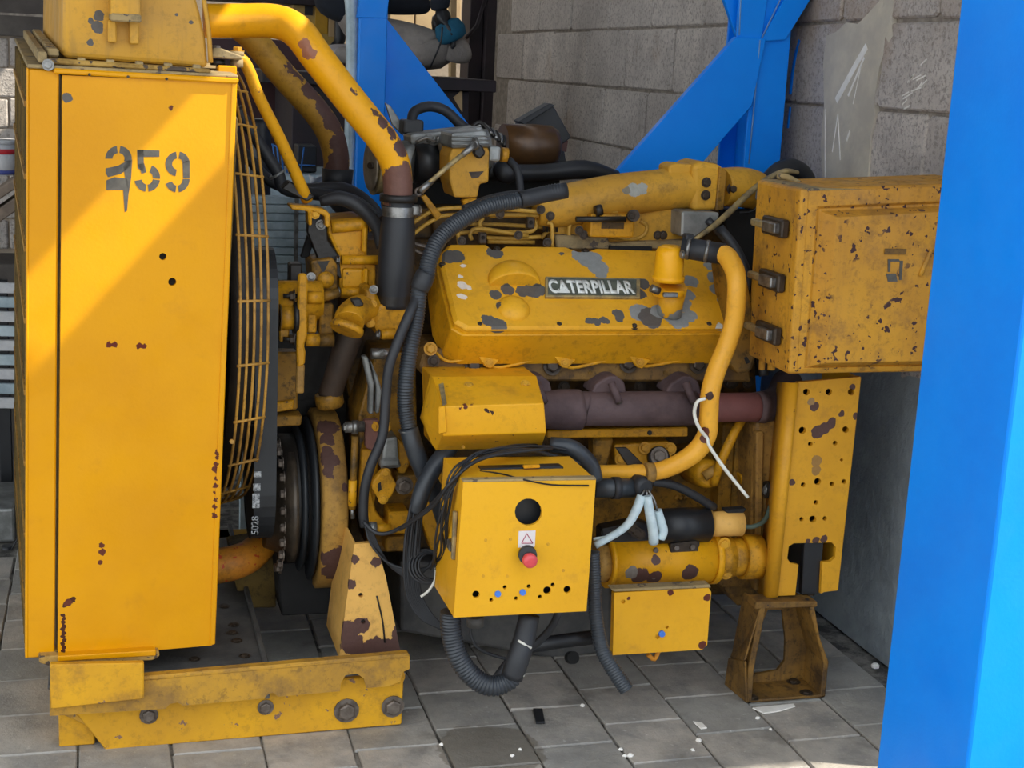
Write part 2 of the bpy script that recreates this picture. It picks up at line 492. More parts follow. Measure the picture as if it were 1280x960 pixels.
# cement render over the wall foot, uneven front
b = MB()
ys = [2.72+i*(4.5-2.72)/26 for i in range(27)]
zs = [0, .15, .3, .45, .6, .75, .88]
g = []
for i, y in enumerate(ys):
    for k, z in enumerate(zs):
        zz = z+(random.uniform(-.02, .03) if k == len(zs)-1 else 0)
        xx = WX-.012-.012*noise.noise(V((y*4, z*4, 3)))-(.0 if k < len(zs)-1 else -.016)
        g.append(V((xx, y, zz)))
n = len(zs)
b.add(g, [(i*n+k, i*n+k+1, (i+1)*n+k+1, (i+1)*n+k) for i in range(len(ys)-1) for k in range(n-1)], True)
b.box((WX+.0, 2.72, 0), (WX+.02, 4.5, .86))
rn = b.build('cement_render', M_RENDER, wall_right)
# vertical plaster patch (filled chase) above
e1 = [(1028, 232), (1026, 180), (1030, 130), (1029, 80), (1033, 45), (1045, 40), (1058, 28), (1072, 30), (1084, 18), (1100, 0), (1104, -30)]
e2 = [(1122, -30), (1114, 20), (1116, 45), (1106, 62), (1099, 85), (1092, 130), (1094, 145), (1088, 170), (1084, 232)]
loop = [PXW(x, y, WX-.004) for x, y in e1+e2]
b = MB(); b.prism(loop, (.02, 0, 0)); b.build('plaster_patch', M_PLASTER, wall_right)
# chalk marks
def wallstroke(pts, w, mat=None, name='chalk_mark'):
    b = MB()
    for i in range(len(pts)-1):
        a = PXW(*pts[i], WX-.0055); c = PXW(*pts[i+1], WX-.0055)
        t = (c-a).normalized(); s_ = t.cross(V((1, 0, 0)))*w
        b.prism([a-s_, c-s_, c+s_, a+s_], (.004, 0, 0))
    return b.build(name, mat or M_CHALK, wall_right)
wallstroke([(1083, 58), (1070, 80), (1045, 126)], .011)
wallstroke([(999, 50), (994, 66), (990, 90), (987, 118)], .006, M_BLUE, 'paint_mark'); wallstroke([(987, 134), (984, 160)], .004, M_BLUE, 'paint_mark')
wallstroke([(1080, 72), (1060, 120)], .004); wallstroke([(1076, 82), (1066, 130)], .0015)
wallstroke([(1047, 143), (1040, 190)], .0015); wallstroke([(1047, 143), (1050, 200)], .0015)
wallstroke([(1031, 136), (1031, 222)], .001); wallstroke([(1062, 164), (1058, 176)], .004)
for i in range(12):
    x = 1126+random.uniform(0, 26); y = 90+random.uniform(-6, 40)-(x-1140)*.9
    wallstroke([(x, y), (x+random.uniform(6, 13), y-random.uniform(4, 9))], .002)

# ================================================================ unseen roof over the bay (sheets run front to back, gap shaped to throw the sun band)
RZ = 3.1
def roof_sheet(xa0, xb0, xa1, xb1, y0, y1):
    n = max(2, int(abs(xb0-xa0)/.10)); b = MB(); top = []
    for i in range(n*2+1):
        t = i/(n*2); z = RZ+(.02 if i % 2 else 0)
        top.append((V((xa0+(xb0-xa0)*t, y0, z)), V((xa1+(xb1-xa1)*t, y1, z))))
    vs = []
    for a, c in top: vs += [a, c, a+V((0, 0, .004)), c+V((0, 0, .004))]
    fs = []
    for i in range(len(top)-1):
        o = i*4; q = o+4
        fs += [(o, o+1, q+1, q), (o+2, q+2, q+3, o+3)]
    b.add(vs, fs); return b
Y0R, Y1R = 1.86, 8.8
gl = lambda y: 1.68-.18*(y-2.68); gr = lambda y: 1.875-.18*(y-2.68)
roof = roof_sheet(-6.5, gl(Y0R), -6.5, gl(Y1R), Y0R, Y1R).build('ceiling', M_ROOF); struct(roof)
o = roof_sheet(gr(Y0R), 6.5, gr(Y1R), 6.5, Y0R, Y1R).build('roof_sheet', M_ROOF, roof)
roof['label'] = 'unseen corrugated roof over the bay, gap shaped for the sun band'

# ================================================================ blue steel posts
cx_, cy1, cy0 = 1.556, 2.50, 2.19
col = thing('steel_column', 'bright blue square steel column in front of the machine', 'column', (cx_+.15, cy0+.15, 0), )
b = MB(); b.box((cx_, cy0, 0), (cx_+.31, cy1, RZ-.01)); b.build('shaft', M_BLUE, col, .006, 2)
b = MB(); b.box((cx_-.05, cy0-.05, -.004), (cx_+.36, cy1+.05, .014)); b.build('base_plate', M_BLUE, col, .003)

post = thing('braced_column', 'blue steel column with diagonal braces against the block wall', 'column', (2.0, 4.3, 0))
Yp = 4.20
x0, x1 = P(938, 110, Yp).x, P(983, 110, Yp).x
b = MB(); b.box((x0, Yp, 0), (min(x1, WX-.02), Yp+.0+.012, RZ-.01)); b.build('front_flange', M_BLUE, post, .002)
b = MB(); b.box((x0+.055, Yp+.012, 0), (x0+.07, Yp+.20, RZ-.01)); b.build('web', M_BLUE, post, .002)
b = MB(); b.box((x0-.0, Yp+.20, 0), (WX-.02, Yp+.212, RZ-.01)); b.build('rear_flange', M_BLUE, post, .002)
pr('diagonal_brace', M_BLUE, [(740, 250), (921, 46), (958, 48), (940, 132), (838, 250)], Yp-.02, .03, post, .002)
pr('upper_brace', M_BLUE, [(950, 52), (990, -18), (1024, -18), (982, 50)], Yp-.016, .10, post, .002)
pr('inner_brace', M_BLUE, [(921, 46), (899, -18), (925, -18), (924, 40)], Yp+.02, .02, post, .002)
pr('node_plate', M_BLUE, [(921, 46), (925, -18), (962, -18), (952, 52)], Yp-.012, .012, post, .002)
tb('weld_bead', M_SCRATCH, [(924, 44, Yp-.012), (926, -10, Yp-.012)], 1.0, post, 6, 1)
tb('weld_bead', M_SCRATCH, [(951, 50, Yp-.017), (980, -10, Yp-.017)], 1.0, post, 6, 1)
tb('weld_bead', M_SCRATCH, [(950, 50, Yp-.021), (936, 205, Yp-.001)], .9, post, 6, 1)

Yl = 4.95
post2 = thing('gusseted_column', 'blue steel column with a large triangular gusset plate behind the engine', 'column', (P(462, 200, Yl).x, Yl+.06, 0))
xa, xb = P(447, 120, Yl).x, P(482, 120, Yl).x
b = MB(); b.box((xa, Yl, 0), (xb, Yl+.12, RZ-.01)); b.build('shaft', M_BLUE, post2, .004)
pr('gusset_plate', M_BLUE, [(481, 20), (594, 166), (590, 300), (475, 300)], Yl+.05, .014, post2, .002)
pr('upper_collar', M_BLUE, [(452, -20), (489, -20), (483, 23), (447, 22)], Yl-.004, .125, post2, .002)
pipe_ = tb('downpipe', M_GALV, [(436, -20, Yl+.05), (441, 20, Yl+.05), (440, 120, Yl+.05), (436, 260, Yl+.05), (430, 500, Yl+.05)], [9, 9, 8.5, 8, 8], None, 14, 4)
pts = [v.co.copy() for v in pipe_.data.vertices]; zmin = min(p.z for p in pts)
for v in pipe_.data.vertices:
    if v.co.z < zmin+.05: v.co.z = 0.0
tag(rebase(pipe_), 'silvery grey downpipe beside the gusseted blue column', 'pipe')
# ================================================================ background of the yard
b = MB(); b.box((-7, 9.4, -.05), (3.2, 9.6, 3.05)); wb = struct(b.build('wall_back', M_BACKWALL)); wb['label'] = 'pale rear wall of the yard'
# rear wall panels seen above the kneeling person
for i, (x0, x1) in enumerate([(488, 518), (520, 545), (547, 576)]):
    o = bx('board', M_WOODPALE, x0, -30, x1, 60, 9.36, .035, wb, .003)
o = bx('board', M_WOODPALE, 296, 120, 330, 152, 9.36, .035, wb); o = bx('board', M_WOODPALE, 296, 154, 330, 190, 9.36, .035, wb)

# dark doorway post at the far end of the block wall
dp = thing('door_post', 'dark brown steel post at the far end of the block wall', 'post', (P(600, 60, 8.2).x, 8.3, 0))
xa, xb = P(586, 60, 8.2).x, P(616, 60, 8.2).x
b = MB(); b.box((xa, 8.2, 0), (xb-.06, 8.4, 2.7)); b.build('shaft', M_DARKBROWN, dp, .004)
b = MB(); b.box((xb-.058, 8.15, 0), (xb+.03, 8.36, 2.7)); b.build('jamb', M_DARKBROWN, dp, .004)
tb('brace', M_DARKBROWN, [(582, 48, 8.15), (596, 32, 8.15), (608, -5, 8.15)], 2.5, dp, 6, 1)
# slanting pale post left of it
sp = pr('slanting_timber', M_WOODPALE, [(563, -20), (571, -20), (583, 45), (579, 50)], 8.0, .06)
# reaches the ground behind the platform
for v in sp.data.vertices:
    if v.co.z < 1.75: v.co.z = 0
tag(rebase(sp), 'pale slanting timber beside the dark door post', 'timber')

# dark work platform the person kneels on
Yq = 6.05
pl = thing('work_platform', 'dark brown steel platform under the kneeling person', 'platform', (1.15, 6.5, 0))
zt = P(560, 98, Yq).z
b = MB(); b.box((.62, Yq, zt-.05), (1.60, 6.8, zt)); b.build('deck', M_DARKBROWN, pl, .004)
b = MB(); b.box((.75, Yq+.06, 0), (1.5, 6.75, zt-.05)); b.build('cabinet', M_DARKBROWN, pl, .004)
pr('pale_panel', M_WOODPALE, [(567, 122), (578, 112), (578, 140)], Yq+.05, .008, pl, .0)

# maroon sheet
ms = pr('steel_sheet', M_MAROON, [(262, 48), (330, 48), (440, 60), (440, 330), (330, 330), (262, 100)], 6.9, .02)
for v in ms.data.vertices:
    if v.co.z < 1.2: v.co.z = 0
tag(rebase(ms), 'maroon steel sheet standing behind the radiator pipes', 'sheet')
# yellow-beige cabinet above it
yc = thing('wall_cabinet', 'faded yellow cabinet with a dark opening against the rear wall', 'cabinet', tuple(P(405, 60, 7.4)*1.0)[:2]+(0,))
M_FADED = plain('faded_yellow', (200, 168, 92), (178, 150, 100), .8, scale=8)
M_FADED2 = plain('ochre_panel', (206, 158, 44), (186, 140, 40), .7, scale=8)
b = MB(); x0, x1 = P(366, 30, 7.4).x, P(424, 30, 7.4).x; b.box((x0, 7.4, 0), (x1, 7.8, P(400, 6, 7.4).z)); b.build('body', M_FADED, yc, .004)
bx('door_panel', M_FADED2, 394, 8, 410, 42, 7.39, .008, yc, .002)
bx('opening', M_BLACKP, 381, 6, 391, 19, 7.392, .006, yc, .0)
bx('rail', M_WOODPALE, 411, 8, 421, 46, 7.388, .01, yc, .002)
sh = bx('dark_shelf', M_DARKBROWN, 262, -14, 432, 4, 7.3, .3, None, .002)
tag(rebase(sh), 'long dark beam above the yellow cabinet', 'beam')
# black tarp edge beside the pipe
tp = tb('black_hose', M_BLACKP, [(427, -8, 7.25), (425, 30, 7.25), (424, 52, 7.25), (412, 66, 7.25), (406, 90, 7.25)], [6, 7, 7, 5, 4], None, 10, 5)
tag(rebase(tp), 'black hose hanging between cabinet and downpipe', 'hose')

# galvanised ribbed sheet seen through the fan side
gs = thing('ribbed_sheet', 'grey galvanised ribbed sheet behind the fan belt', 'sheet', (P(350, 290, 4.72).x, 4.72, 0))
for k in range(10):
    y0 = 246+k*10.5
    b = MB(); xa, xb = P(303, 290, 4.72).x, P(408, 290, 4.72).x
    z1, z0 = P(350, y0, 4.72).z, P(350, y0+10, 4.72).z
    b.box((xa, 4.72-.004*(k % 2), z0), (xb, 4.75, z1)); b.build('rib', M_GALV, gs, .003)
b = MB(); b.box((xa, 4.74, 0), (xb, 4.77, P(350, 246, 4.72).z)); b.build('backing', M_GALV, gs, .002)
b = MB(); xm = P(371, 290, 4.70).x; b.box((xm-.006, 4.705, 0.9), (xm+.006, 4.72, P(350, 246, 4.72).z)); b.build('seam', M_STEEL, gs)

# pale rag, black crate with blue wire rack on top of it
ct = thing('wire_rack', 'blue wire rack and black crate on the galvanised bench', 'rack', (P(360, 214, 5.6).x, 5.6, P(360, 216, 5.6).z))
bx('crate', M_BLACKP, 372, 182, 396, 215, 5.6, .12, ct, .004)
for i in range(6):
    tb('wire', M_BLUEP, [(336+i*5, 178+i*2, 5.58), (340+i*4.78, 216, 5.58)], 1.2, ct, 6, 1)
tb('wire', M_BLUEP, [(334, 178, 5.58), (362, 190, 5.58)], 1.2, ct, 6, 1)
tb('wire', M_BLUEP, [(374, 206, 5.58), (394, 207, 5.58)], 1.0, ct, 6, 1)
tb('wire', M_BLUEP, [(380, 184, 5.58), (376, 214, 5.58)], 1.0, ct, 6, 1)
bn = bx('bench', M_GALV, 318, 219, 452, 232, 5.5, .45, None, .004)
for v in bn.data.vertices:
    if v.co.z < P(385, 225, 5.5).z-.0: v.co.z = 0
tag(rebase(bn), 'galvanised bench carrying the crate and pale rag', 'bench')
rg = MB()
for i in range(9):
    for k in range(5):
        rg.v.append(P(386+i*6.5, 219+k*3.4+3*math.sin(i*1.7+k), 5.46-.0*k)+V((0, -.03*math.sin(i*1.1+k*.9), 0)))
rg.f = [(i*5+k, i*5+k+1, (i+1)*5+k+1, (i+1)*5+k) for i in range(8) for k in range(4)]; rg.sm = [True]*len(rg.f)
o = rg.build('rag', M_WHITEPLASTIC)
md = o.modifiers.new('thick', 'SOLIDIFY'); md.thickness = .006
tag(rebase(o), 'crumpled pale rag on the galvanised bench', 'rag')
# dark round drum behind the strut
dr = ax_cyl('drum', M_BLACKP, (326, 175, 5.0), (0, 0, 1), [(-.9, .035), (.05, .035), (.07, .03)], None, 20)
for v in dr.data.vertices:
    if v.co.z < .9: v.co.z = 0
tag(rebase(dr), 'dark drum standing behind the yellow strut', 'drum')

# left edge: block wall, beam, paint pail, timbers, silver appliance
b = MB()
xl = P(50, 100, 6.2).x
b.box((xl-1.6, 6.2, 0), (xl+.35, 6.4, P(10, 44, 6.2).z)); wl = struct(b.build('wall_left', M_BACKWALL)); wl['label'] = 'low pale block wall at the left'
for r_ in range(7):
    for c_ in range(2):
        y0 = 47+r_*38; x0 = -40+c_*52+(r_ % 2)*20
        bx('block', M_BLOCK, x0, y0, x0+50, y0+36, 6.188, .03, wl, .006)
bm_ = bx('lintel', M_DARKBROWN, -120, -8, 62, 43, 6.15, .3, None, .004)
M_DKCONC = plain('dark_concrete', (92, 86, 80), (74, 68, 64), .9, scale=6, bump=.4)
bm_.data.materials.clear(); bm_.data.materials.append(M_DKCONC)
bx('joint', M_JOINT, -118, 14, 61, 17, 6.146, .02, bm_, 0)
tag(bm_, 'dark concrete lintel above the pale block wall', 'lintel')
tim = None
for i, (ya, yb) in enumerate([((248, 226), (262, 240)), ((275, 250), (292, 268))]):
    o = pr('timber_plank', M_WOOD, [(-60, ya[0]+28), (34, ya[1]-14), (34, yb[1]-14), (-60, yb[0]+28)], 5.4, .25, None, .004)
    tag(rebase(o), ('upper' if i == 0 else 'lower')+' grey timber plank sloping beside the radiator', 'plank')
bxs = bx('plank_stand', M_DKCONC, -80, 330, 40, 700, 5.45, .3, None, .004)
for v in bxs.data.vertices:
    if v.co.z < .6: v.co.z = 0
tag(rebase(bxs), 'dark concrete pier under the sloping planks', 'pier')
pail = thing('paint_pail', 'white paint pail with red and blue bands on the planks', 'pail', tuple(P(2, 229, 5.5)))
pc = P(2, 229, 5.5)+V((0, 0, .03))
ax_cyl('body', M_WHITEPLASTIC, pc, (0, 0, 1), [(0, .048), (.11, .052), (.112, .045)], pail, 24)
ax_cyl('blue_band', M_BLUEPAIL, pc+V((0, 0, .004)), (0, 0, 1), [(0, .0495), (.015, .0497)], pail, 24)
ax_cyl('red_band', M_REDP, pc+V((0, 0, .075)), (0, 0, 1), [(0, .0522), (.018, .0525)], pail, 24)
ax_cyl('lid', M_WHITEPLASTIC, pc+V((0, 0, .11)), (0, 0, 1), [(0, .055), (.012, .055), (.016, .05)], pail, 24)
# stack of grey slats
ss = thing('louvre_panel', 'grey slatted panel leaning left of the radiator', 'panel', (P(-20, 600, 5.2).x, 5.2, 0))
for k in range(9):
    y0 = 352+k*18
    pr('slat', M_GALV if k % 2 else M_WHITEPLASTIC, [(-60, y0), (22, y0+2), (20, y0+15), (-60, y0+13)], 5.2, .02, ss, .002)
bb = bx('post', M_BLACKP, -2, 350, 14, 700, 5.23, .03, ss)
for v in bb.data.vertices:
    if v.co.z < .6: v.co.z = 0
# silver appliance with black handle
ap = thing('silver_appliance', 'silver box with a black bent hose left of the radiator', 'appliance', (P(0, 756, 4.78).x, 4.9, 0))
x0, x1 = P(-70, 690, 4.78).x, P(20, 690, 4.78).x
b = MB(); b.box((x0, 4.78, 0.0), (x1, 5.1, P(0, 636, 4.78).z)); b.build('body', M_ALUM, ap, .01, 2)
tb('bent_hose', M_BLACKP, [(9, 682, 4.74), (10, 720, 4.74), (14, 735, 4.74), (26, 738, 4.74)], 6.5, ap, 12, 5)
tb('cable', M_BLACKP, [(-10, 716, 4.73), (6, 700, 4.73), (24, 670, 4.73)], 1.2, ap, 6, 4)

# ================================================================ kneeling person on the platform
M_TROUSER = plain('grey_trousers', (150, 142, 134), (122, 116, 110), .9, scale=6, bump=.5, bscale=18, bdist=.02)
M_SHIRT = plain('dark_shirt', (26, 32, 42), (20, 24, 32), .9, scale=6)
M_SKIN = plain('skin', (150, 106, 82), (130, 90, 70), .6, bump=.1)
M_HAIR = plain('hair', (28, 22, 20), (18, 15, 14), .7)
M_TEAL = plain('teal_cloth', (20, 92, 120), (16, 76, 102), .85, scale=14, bump=.4, bscale=60)
M_PALE = plain('pale_shirt_tail', (188, 180, 178), (166, 160, 160), .9, scale=10, bump=.4, bscale=30, bdist=.01)
Ypn = 6.35
person = thing('person', 'person kneeling in grey trousers and dark top, gloved hand on the knee', 'person', (1.15, Ypn, zt))
def skin(name, nodes, edges, mat, par, sub=2):
    me = bpy.data.meshes.new(name); me.from_pydata([tuple(n[0]) for n in nodes], edges, []); me.materials.append(mat)
    o = bpy.data.objects.new(name, me); COL.objects.link(o)
    sk = o.modifiers.new('skin', 'SKIN'); sk.use_smooth_shade = True
    o.modifiers.new('sub', 'SUBSURF').levels = sub; o.modifiers['sub'].render_levels = sub
    for i, n in enumerate(nodes):
        r = n[1]; me.skin_vertices[0].data[i].radius = (r, r) if isinstance(r, (int, float)) else r
    me.skin_vertices[0].data[0].use_root = True
    o.parent = par; o.matrix_parent_inverse = PINV[par.name]
    return o
S = lambda x, y, dy=0: P(x, y, Ypn+dy)
hip = S(424, 62, .05)
knee = S(562, 66, -.12); knee2 = S(556, 64, .26)
knee.z = zt+.11; knee2.z = zt+.10
ank = S(452, 84, -.08); ank2 = S(452, 84, .24)
for q_ in (ank, ank2): q_.z = zt+.075
body_nodes = [
 (hip, (.13, .13)), (hip+V((.02, 0, .20)), (.12, .13)), (hip+V((.08, 0, .42)), (.13, .16)), (hip+V((.10, 0, .50)), (.06, .07)), (hip+V((.12, 0, .56)), (.05, .05)),
 (hip+V((.15, 0, .66)), (.085, .085)), (hip+V((.16, 0, .74)), (.08, .08)),
 (hip.lerp(knee, .35)+V((0, 0, .03)), .115), (hip.lerp(knee, .75)+V((0, 0, .02)), .10), (knee, .085), (knee.lerp(ank, .4), .058), (ank, .045), (ank+V((-.12, 0, .0)), .035),
 (hip.lerp(knee2, .35), .098), (hip.lerp(knee2, .75), .085), (knee2, .07), (knee2.lerp(ank2, .4), .058), (ank2, .045), (ank2+V((-.12, 0, 0)), .035)]
body_edges = [(0,1),(1,2),(2,3),(3,4),(4,5),(5,6),(0,7),(7,8),(8,9),(9,10),(10,11),(11,12),(0,13),(13,14),(14,15),(15,16),(16,17),(17,18)]
body = skin('body', body_nodes, body_edges, M_TROUSER, person)
sh0 = hip+V((.10, -.19, .44))
hand = S(556, 22, -.16)
elb = hand+V((-.05, -.04, .26))
skin('sleeve', [(sh0+V((-.02, .06, 0)), .085), (sh0, .07), (elb, .055), (elb.lerp(hand, .6), .048), (S(549, 6, -.16), .046), (S(551, 14, -.16), .043)], [(0,1),(1,2),(2,3),(3,4),(4,5)], M_SHIRT, person)
sh1 = hip+V((.10, .19, .44)); h1 = S(548, 30, .24); e1_ = sh1.lerp(h1, .5)+V((-.1, .06, -.08))
skin('sleeve', [(sh1, .07), (e1_, .055), (h1+V((-.03, 0, .08)), .043)], [(0,1),(1,2)], M_SHIRT, person)
skin('shirt', [(hip+V((.0, 0, .10)), (.145, .15)), (hip+V((.03, 0, .24)), (.135, .15)), (hip+V((.08, 0, .40)), (.145, .19)), (hip+V((.10, 0, .49)), (.07, .08))], [(0,1),(1,2),(2,3)], M_SHIRT, person)
skin('shirt_tail', [(hip+V((-.015, -.02, .03)), (.135, .14)), (hip+V((-.005, -.02, -.06)), (.12, .13))], [(0,1)], M_PALE, person)
# gloved hand with five fingers closing over the knee
def hand_at(c, par, s=1.0):
    hn = [(c+V((-.015, 0, .05)), .03), (c, (.028, .042)), (c+V((.02, 0, -.045)), (.024, .044))]
    he = [(0,1),(1,2)]
    for i, (dy, L) in enumerate([(-.036, .9), (-.012, 1.0), (.012, .95), (.036, .75)]):
        k = len(hn)
        hn += [(c+V((.028, dy, -.06)), .0115), (c+V((.045, dy*1.1, -.06-.035*L)), .010), (c+V((.045, dy*1.1, -.06-.07*L)), .009)]
        he += [(2, k), (k, k+1), (k+1, k+2)]
    k = len(hn)
    hn += [(c+V((.0, -.05, -.02)), .012), (c+V((.02, -.066, -.05)), .011), (c+V((.03, -.066, -.075)), .009)]
    he += [(1, k), (k, k+1), (k+1, k+2)]
    return skin('gloved_hand', hn, he, M_BLACKP, par, 1)
hand_at(S(553, 22, -.16), person); hand_at(h1, person)
# teal cloth wrapped on the knee, under the hand
ax_cyl('teal_cloth', M_TEAL, S(557, 26, -.17), (S(566, 46, -.17)-S(557, 26, -.17)), [(0, .03), (.01, .055), (.045, .068), (.08, .06), (.09, .04)], person, 16)
skin('knee_fold', [(S(561, 48, -.13), (.05, .06)), (S(574, 66, -.13), (.052, .075)), (S(570, 80, -.12), (.045, .07))], [(0,1),(1,2)], M_TROUSER, person)
hd = hip+V((.17, 0, .69))
dome('hair', M_HAIR, hd+V((-.01, 0, .04)), (-.2, 0, 1), .098, .09, person)
for s_ in (-1, 1):
    dome('ear', M_SKIN, hd+V((-.01, .085*s_, -.01)), (0, s_, 0), .026, .014, person, 10, 3)
    dome('eye', M_WHITEPLASTIC, hd+V((.078, .032*s_, .01)), (1, 0, 0), .013, .008, person, 10, 3)
skin('face', [(hd+V((.01, 0, .03)), .082), (hd+V((.035, 0, -.04)), .07), (hd+V((.045, 0, -.085)), .045)], [(0,1),(1,2)], M_SKIN, person)
dome('nose', M_SKIN, hd+V((.098, 0, -.015)), (1, 0, -.2), .016, .022, person, 10, 3)
b = MB(); b.box(hd+V((.092, -.022, -.058)), hd+V((.104, .022, -.05))); b.build('mouth', M_REDP, person, .003)
tb('cord', M_BLACKP, [(553, 34, Ypn-.35), (551, 52, Ypn-.35), (545, 68, Ypn-.35), (538, 84, Ypn-.30)], 1.2, person, 6, 4)
# ================================================================ diesel generator
G = thing('diesel_generator', 'old yellow diesel generator set with radiator, engine and control box', 'generator', (1.0, 3.6, 0))
YR = 3.22
GREYCHIP = (88, 84, 80); RUST = (92, 44, 30); PRIMER = (132, 134, 132); BROWN = (84, 60, 54)
def bl(lst, Y):        # paint damage spots: photo position, size in photo pixels, colour
    out = []
    for x, y, r, c in lst:
        p = W((x, y, Y)) if not callable(Y) else Y(x, y); out.append((tuple(p), RP(p, r*1.3), c))
    return out
piv = P(180, 450, YR)
XF_RAD = Matrix.Translation(piv) @ Matrix.Rotation(math.radians(4.2), 4, 'Z') @ Matrix.Rotation(math.radians(2.6), 4, 'X') @ Matrix.Translation(-piv)
def blx(lst, Y): return [(tuple(XF_RAD @ V(c)), r, k) for c, r, k in bl(lst, Y)]

M_RADP = paint('radiator_yellow', (215, 149, 0), (207, 141, 0), dirt=.03, dirtc=(190, 130, 26), rough=.38,
   blobs=blx([(83, 121, 5, GREYCHIP), (92, 752, 3, (70, 34, 20)), (82, 759, 2.6, (70, 34, 20)), ]+[(79.5+(i % 2)*1.4, 772+i*4.6, 2.3, (70, 34, 20)) for i in range(11)]+[(271.5+(i*5 % 3)-(i*.25), 566+i*9, 1.5+(i*7 % 3)*.6, RUST) for i in range(10)]+[
   (86, 756, 4, RUST), (128, 684, 3, RUST), (128, 693, 3.4, RUST), (126, 706, 2.6, RUST), (270, 590, 3, RUST), (273, 570, 2.4, RUST), (271, 650, 3, RUST),
   (136, 430, 3, (90, 30, 16)), (143, 430, 3, (90, 30, 16)), (174, 432, 3, (90, 30, 16)), (180, 433, 2.4, (90, 30, 16)), (212, 134, 2.5, RUST)], YR), blobscale=130, blobamp=.012)
M_TANK = paint('tank_yellow', (206, 152, 44), (186, 140, 60), dirt=.25, dirtc=(150, 118, 62), rough=.5, streak=.4,
   blobs=blx([(126, 22, 5, GREYCHIP), (124, 36, 6, GREYCHIP), (116, 28, 3, GREYCHIP), (115, 55, 3.5, GREYCHIP), (222, 20, 2, GREYCHIP), (240, 30, 2.4, GREYCHIP)], 3.30), blobscale=60, blobamp=.012)
M_DUSTY = paint('dusty_ledge', (166, 142, 96), (142, 124, 90), dirt=.4, dirtc=(110, 98, 78), chip=.35, chipc=(78, 70, 62), chipscale=30, rough=.8)
M_OLIVE = paint('core_olive', (120, 96, 44), (96, 78, 38), dirt=.5, dirtc=(60, 50, 34), rough=.7)
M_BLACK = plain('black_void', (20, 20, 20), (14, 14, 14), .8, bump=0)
M_HOLE0 = plain('hole_black', (14, 12, 10), (10, 9, 8), .9, bump=0)
M_GREYPAINT = plain('stencil_grey', (84, 80, 72), (70, 66, 60), .6, scale=60, bump=.1)
M_GUARD = paint('guard_wire', (190, 142, 60), (150, 112, 56), dirt=.4, rough=.5)
M_BOLT = plain('bolt_grey', (122, 112, 102), (84, 74, 66), .5, .5, scale=40)
M_BOLTY = paint('bolt_yellow', (214, 158, 40), (180, 128, 34), dirt=.35, rough=.45)
M_BOLTD = plain('bolt_dark', (70, 58, 46), (48, 40, 32), .5, .4, scale=40)
M_RUBBER = plain('black_rubber', (40, 42, 46), (30, 32, 36), .55, scale=9, bump=.12, bscale=60)
M_CORR = plain('corrugated_plastic', (50, 56, 62), (38, 42, 48), .42, scale=9, bump=0)
M_GREASE_SHADE = plain('grease_and_gap_shade', (34, 29, 24), (20, 18, 17), .5, scale=12, bump=.4, bscale=50, bdist=.004)  # grease colour, set darker to stand in for shade in the gaps

XF = XF_RAD
depth = 1.15
# core housing
rad = MB()
c = [P(76, 95, YR+.012), P(290, 104, YR+.012), P(266, 812, YR+.012), P(72, 822, YR+.012)]
rad.prism(c, (0, depth, 0)); radiator = rad.build('radiator', M_OLIVE, G)
radiator['label'] = 'tall yellow radiator with stencilled side panel'
plate('side_panel', M_RADP, [(77, 93), (292, 103), (268, 816), (73, 827)], [(203, 320, 4.6), (215, 352, 5.2)], YR, .011, radiator)
for x, y, r in ((203, 320, 5), (215, 352, 5.6)): disc((x, y, YR+.010), r, M_HOLE0, radiator, h=0, name='hole_backing')
pr('panel_edge', M_RADP, [(288, 103), (295, 101), (272, 815), (265, 816)], YR-.004, .05, radiator, .002)
pr('front_flange', M_RADP, [(35, 84), (73, 88), (69, 826), (33, 826)], YR+.004, .03, radiator, .003)
pr('front_edge', M_RADP, [(33, 84), (36, 84), (36, 826), (32, 826)], YR+.002, .035, radiator, .002)
# front grille on the intake face: upright bars between the edge members
b = MB()
ptop, pbot = P(38, 92, YR+.06), P(36, 815, YR+.06)
for i in range(22):
    y = .03+i*(depth-.1)/21
    b.prism([ptop+V((-.004, y, 0)), ptop+V((.008, y, 0)), pbot+V((.008, y, 0)), pbot+V((-.004, y, 0))], (0, .012, 0))
b.build('intake_grille', M_OLIVE, radiator)['kind'] = 'stuff'
for zz in range(8):
    y = 130+zz*90
    p = P(37, y, YR+.05); b = MB(); b.box(p+V((-.008, 0, -.006)), p+V((.004, depth-.08, .006))); b.build('grille_bar', M_GUARD, radiator)
pr('rear_edge', M_DUSTY, [(30, 80), (34, 80), (35, 826), (31, 826)], YR+depth-.01, .02, radiator, .002)
# top ledge and chipped joint
pr('top_ledge', M_DUSTY, [(33, 79), (296, 93), (296, 97), (33, 84)], YR-.004, depth+.02, radiator, .002)
pr('top_lip', M_RADP, [(66, 84), (297, 97), (296, 104), (66, 91)], YR-.010, .02, radiator, .003)
M_GASKET = paint('gasket_strip', (176, 140, 70), (150, 120, 70), dirt=.4, chip=.62, chipc=(66, 56, 48), chipscale=26, rough=.75)
pr('joint_strip', M_GASKET, [(60, 72), (262, 86), (262, 92), (60, 79)], YR+.002, .03, radiator, .003)
b = MB(); a = P(57, 78, YR); b.box(a+V((-.016, 0, 0)), a+V((.002, depth-.05, .022))); b.build('side_rail', M_DUSTY, radiator, .003)
for i in range(11):
    a = P(58, 74, YR); b = MB(); b.box(a+V((.004, .05+i*.095, .004)), a+V((.026, .11+i*.095, .02))); b.build('rail_cleat', M_DUSTY, radiator, .003)
bolt((59, 80, YR-.008), 5, M_STEEL, radiator)
for i in range(5): bx('cleat', M_DUSTY, 96+i*36, 72+i*2.2, 106+i*36, 78+i*2.2, YR+.006, .02, radiator, .002)
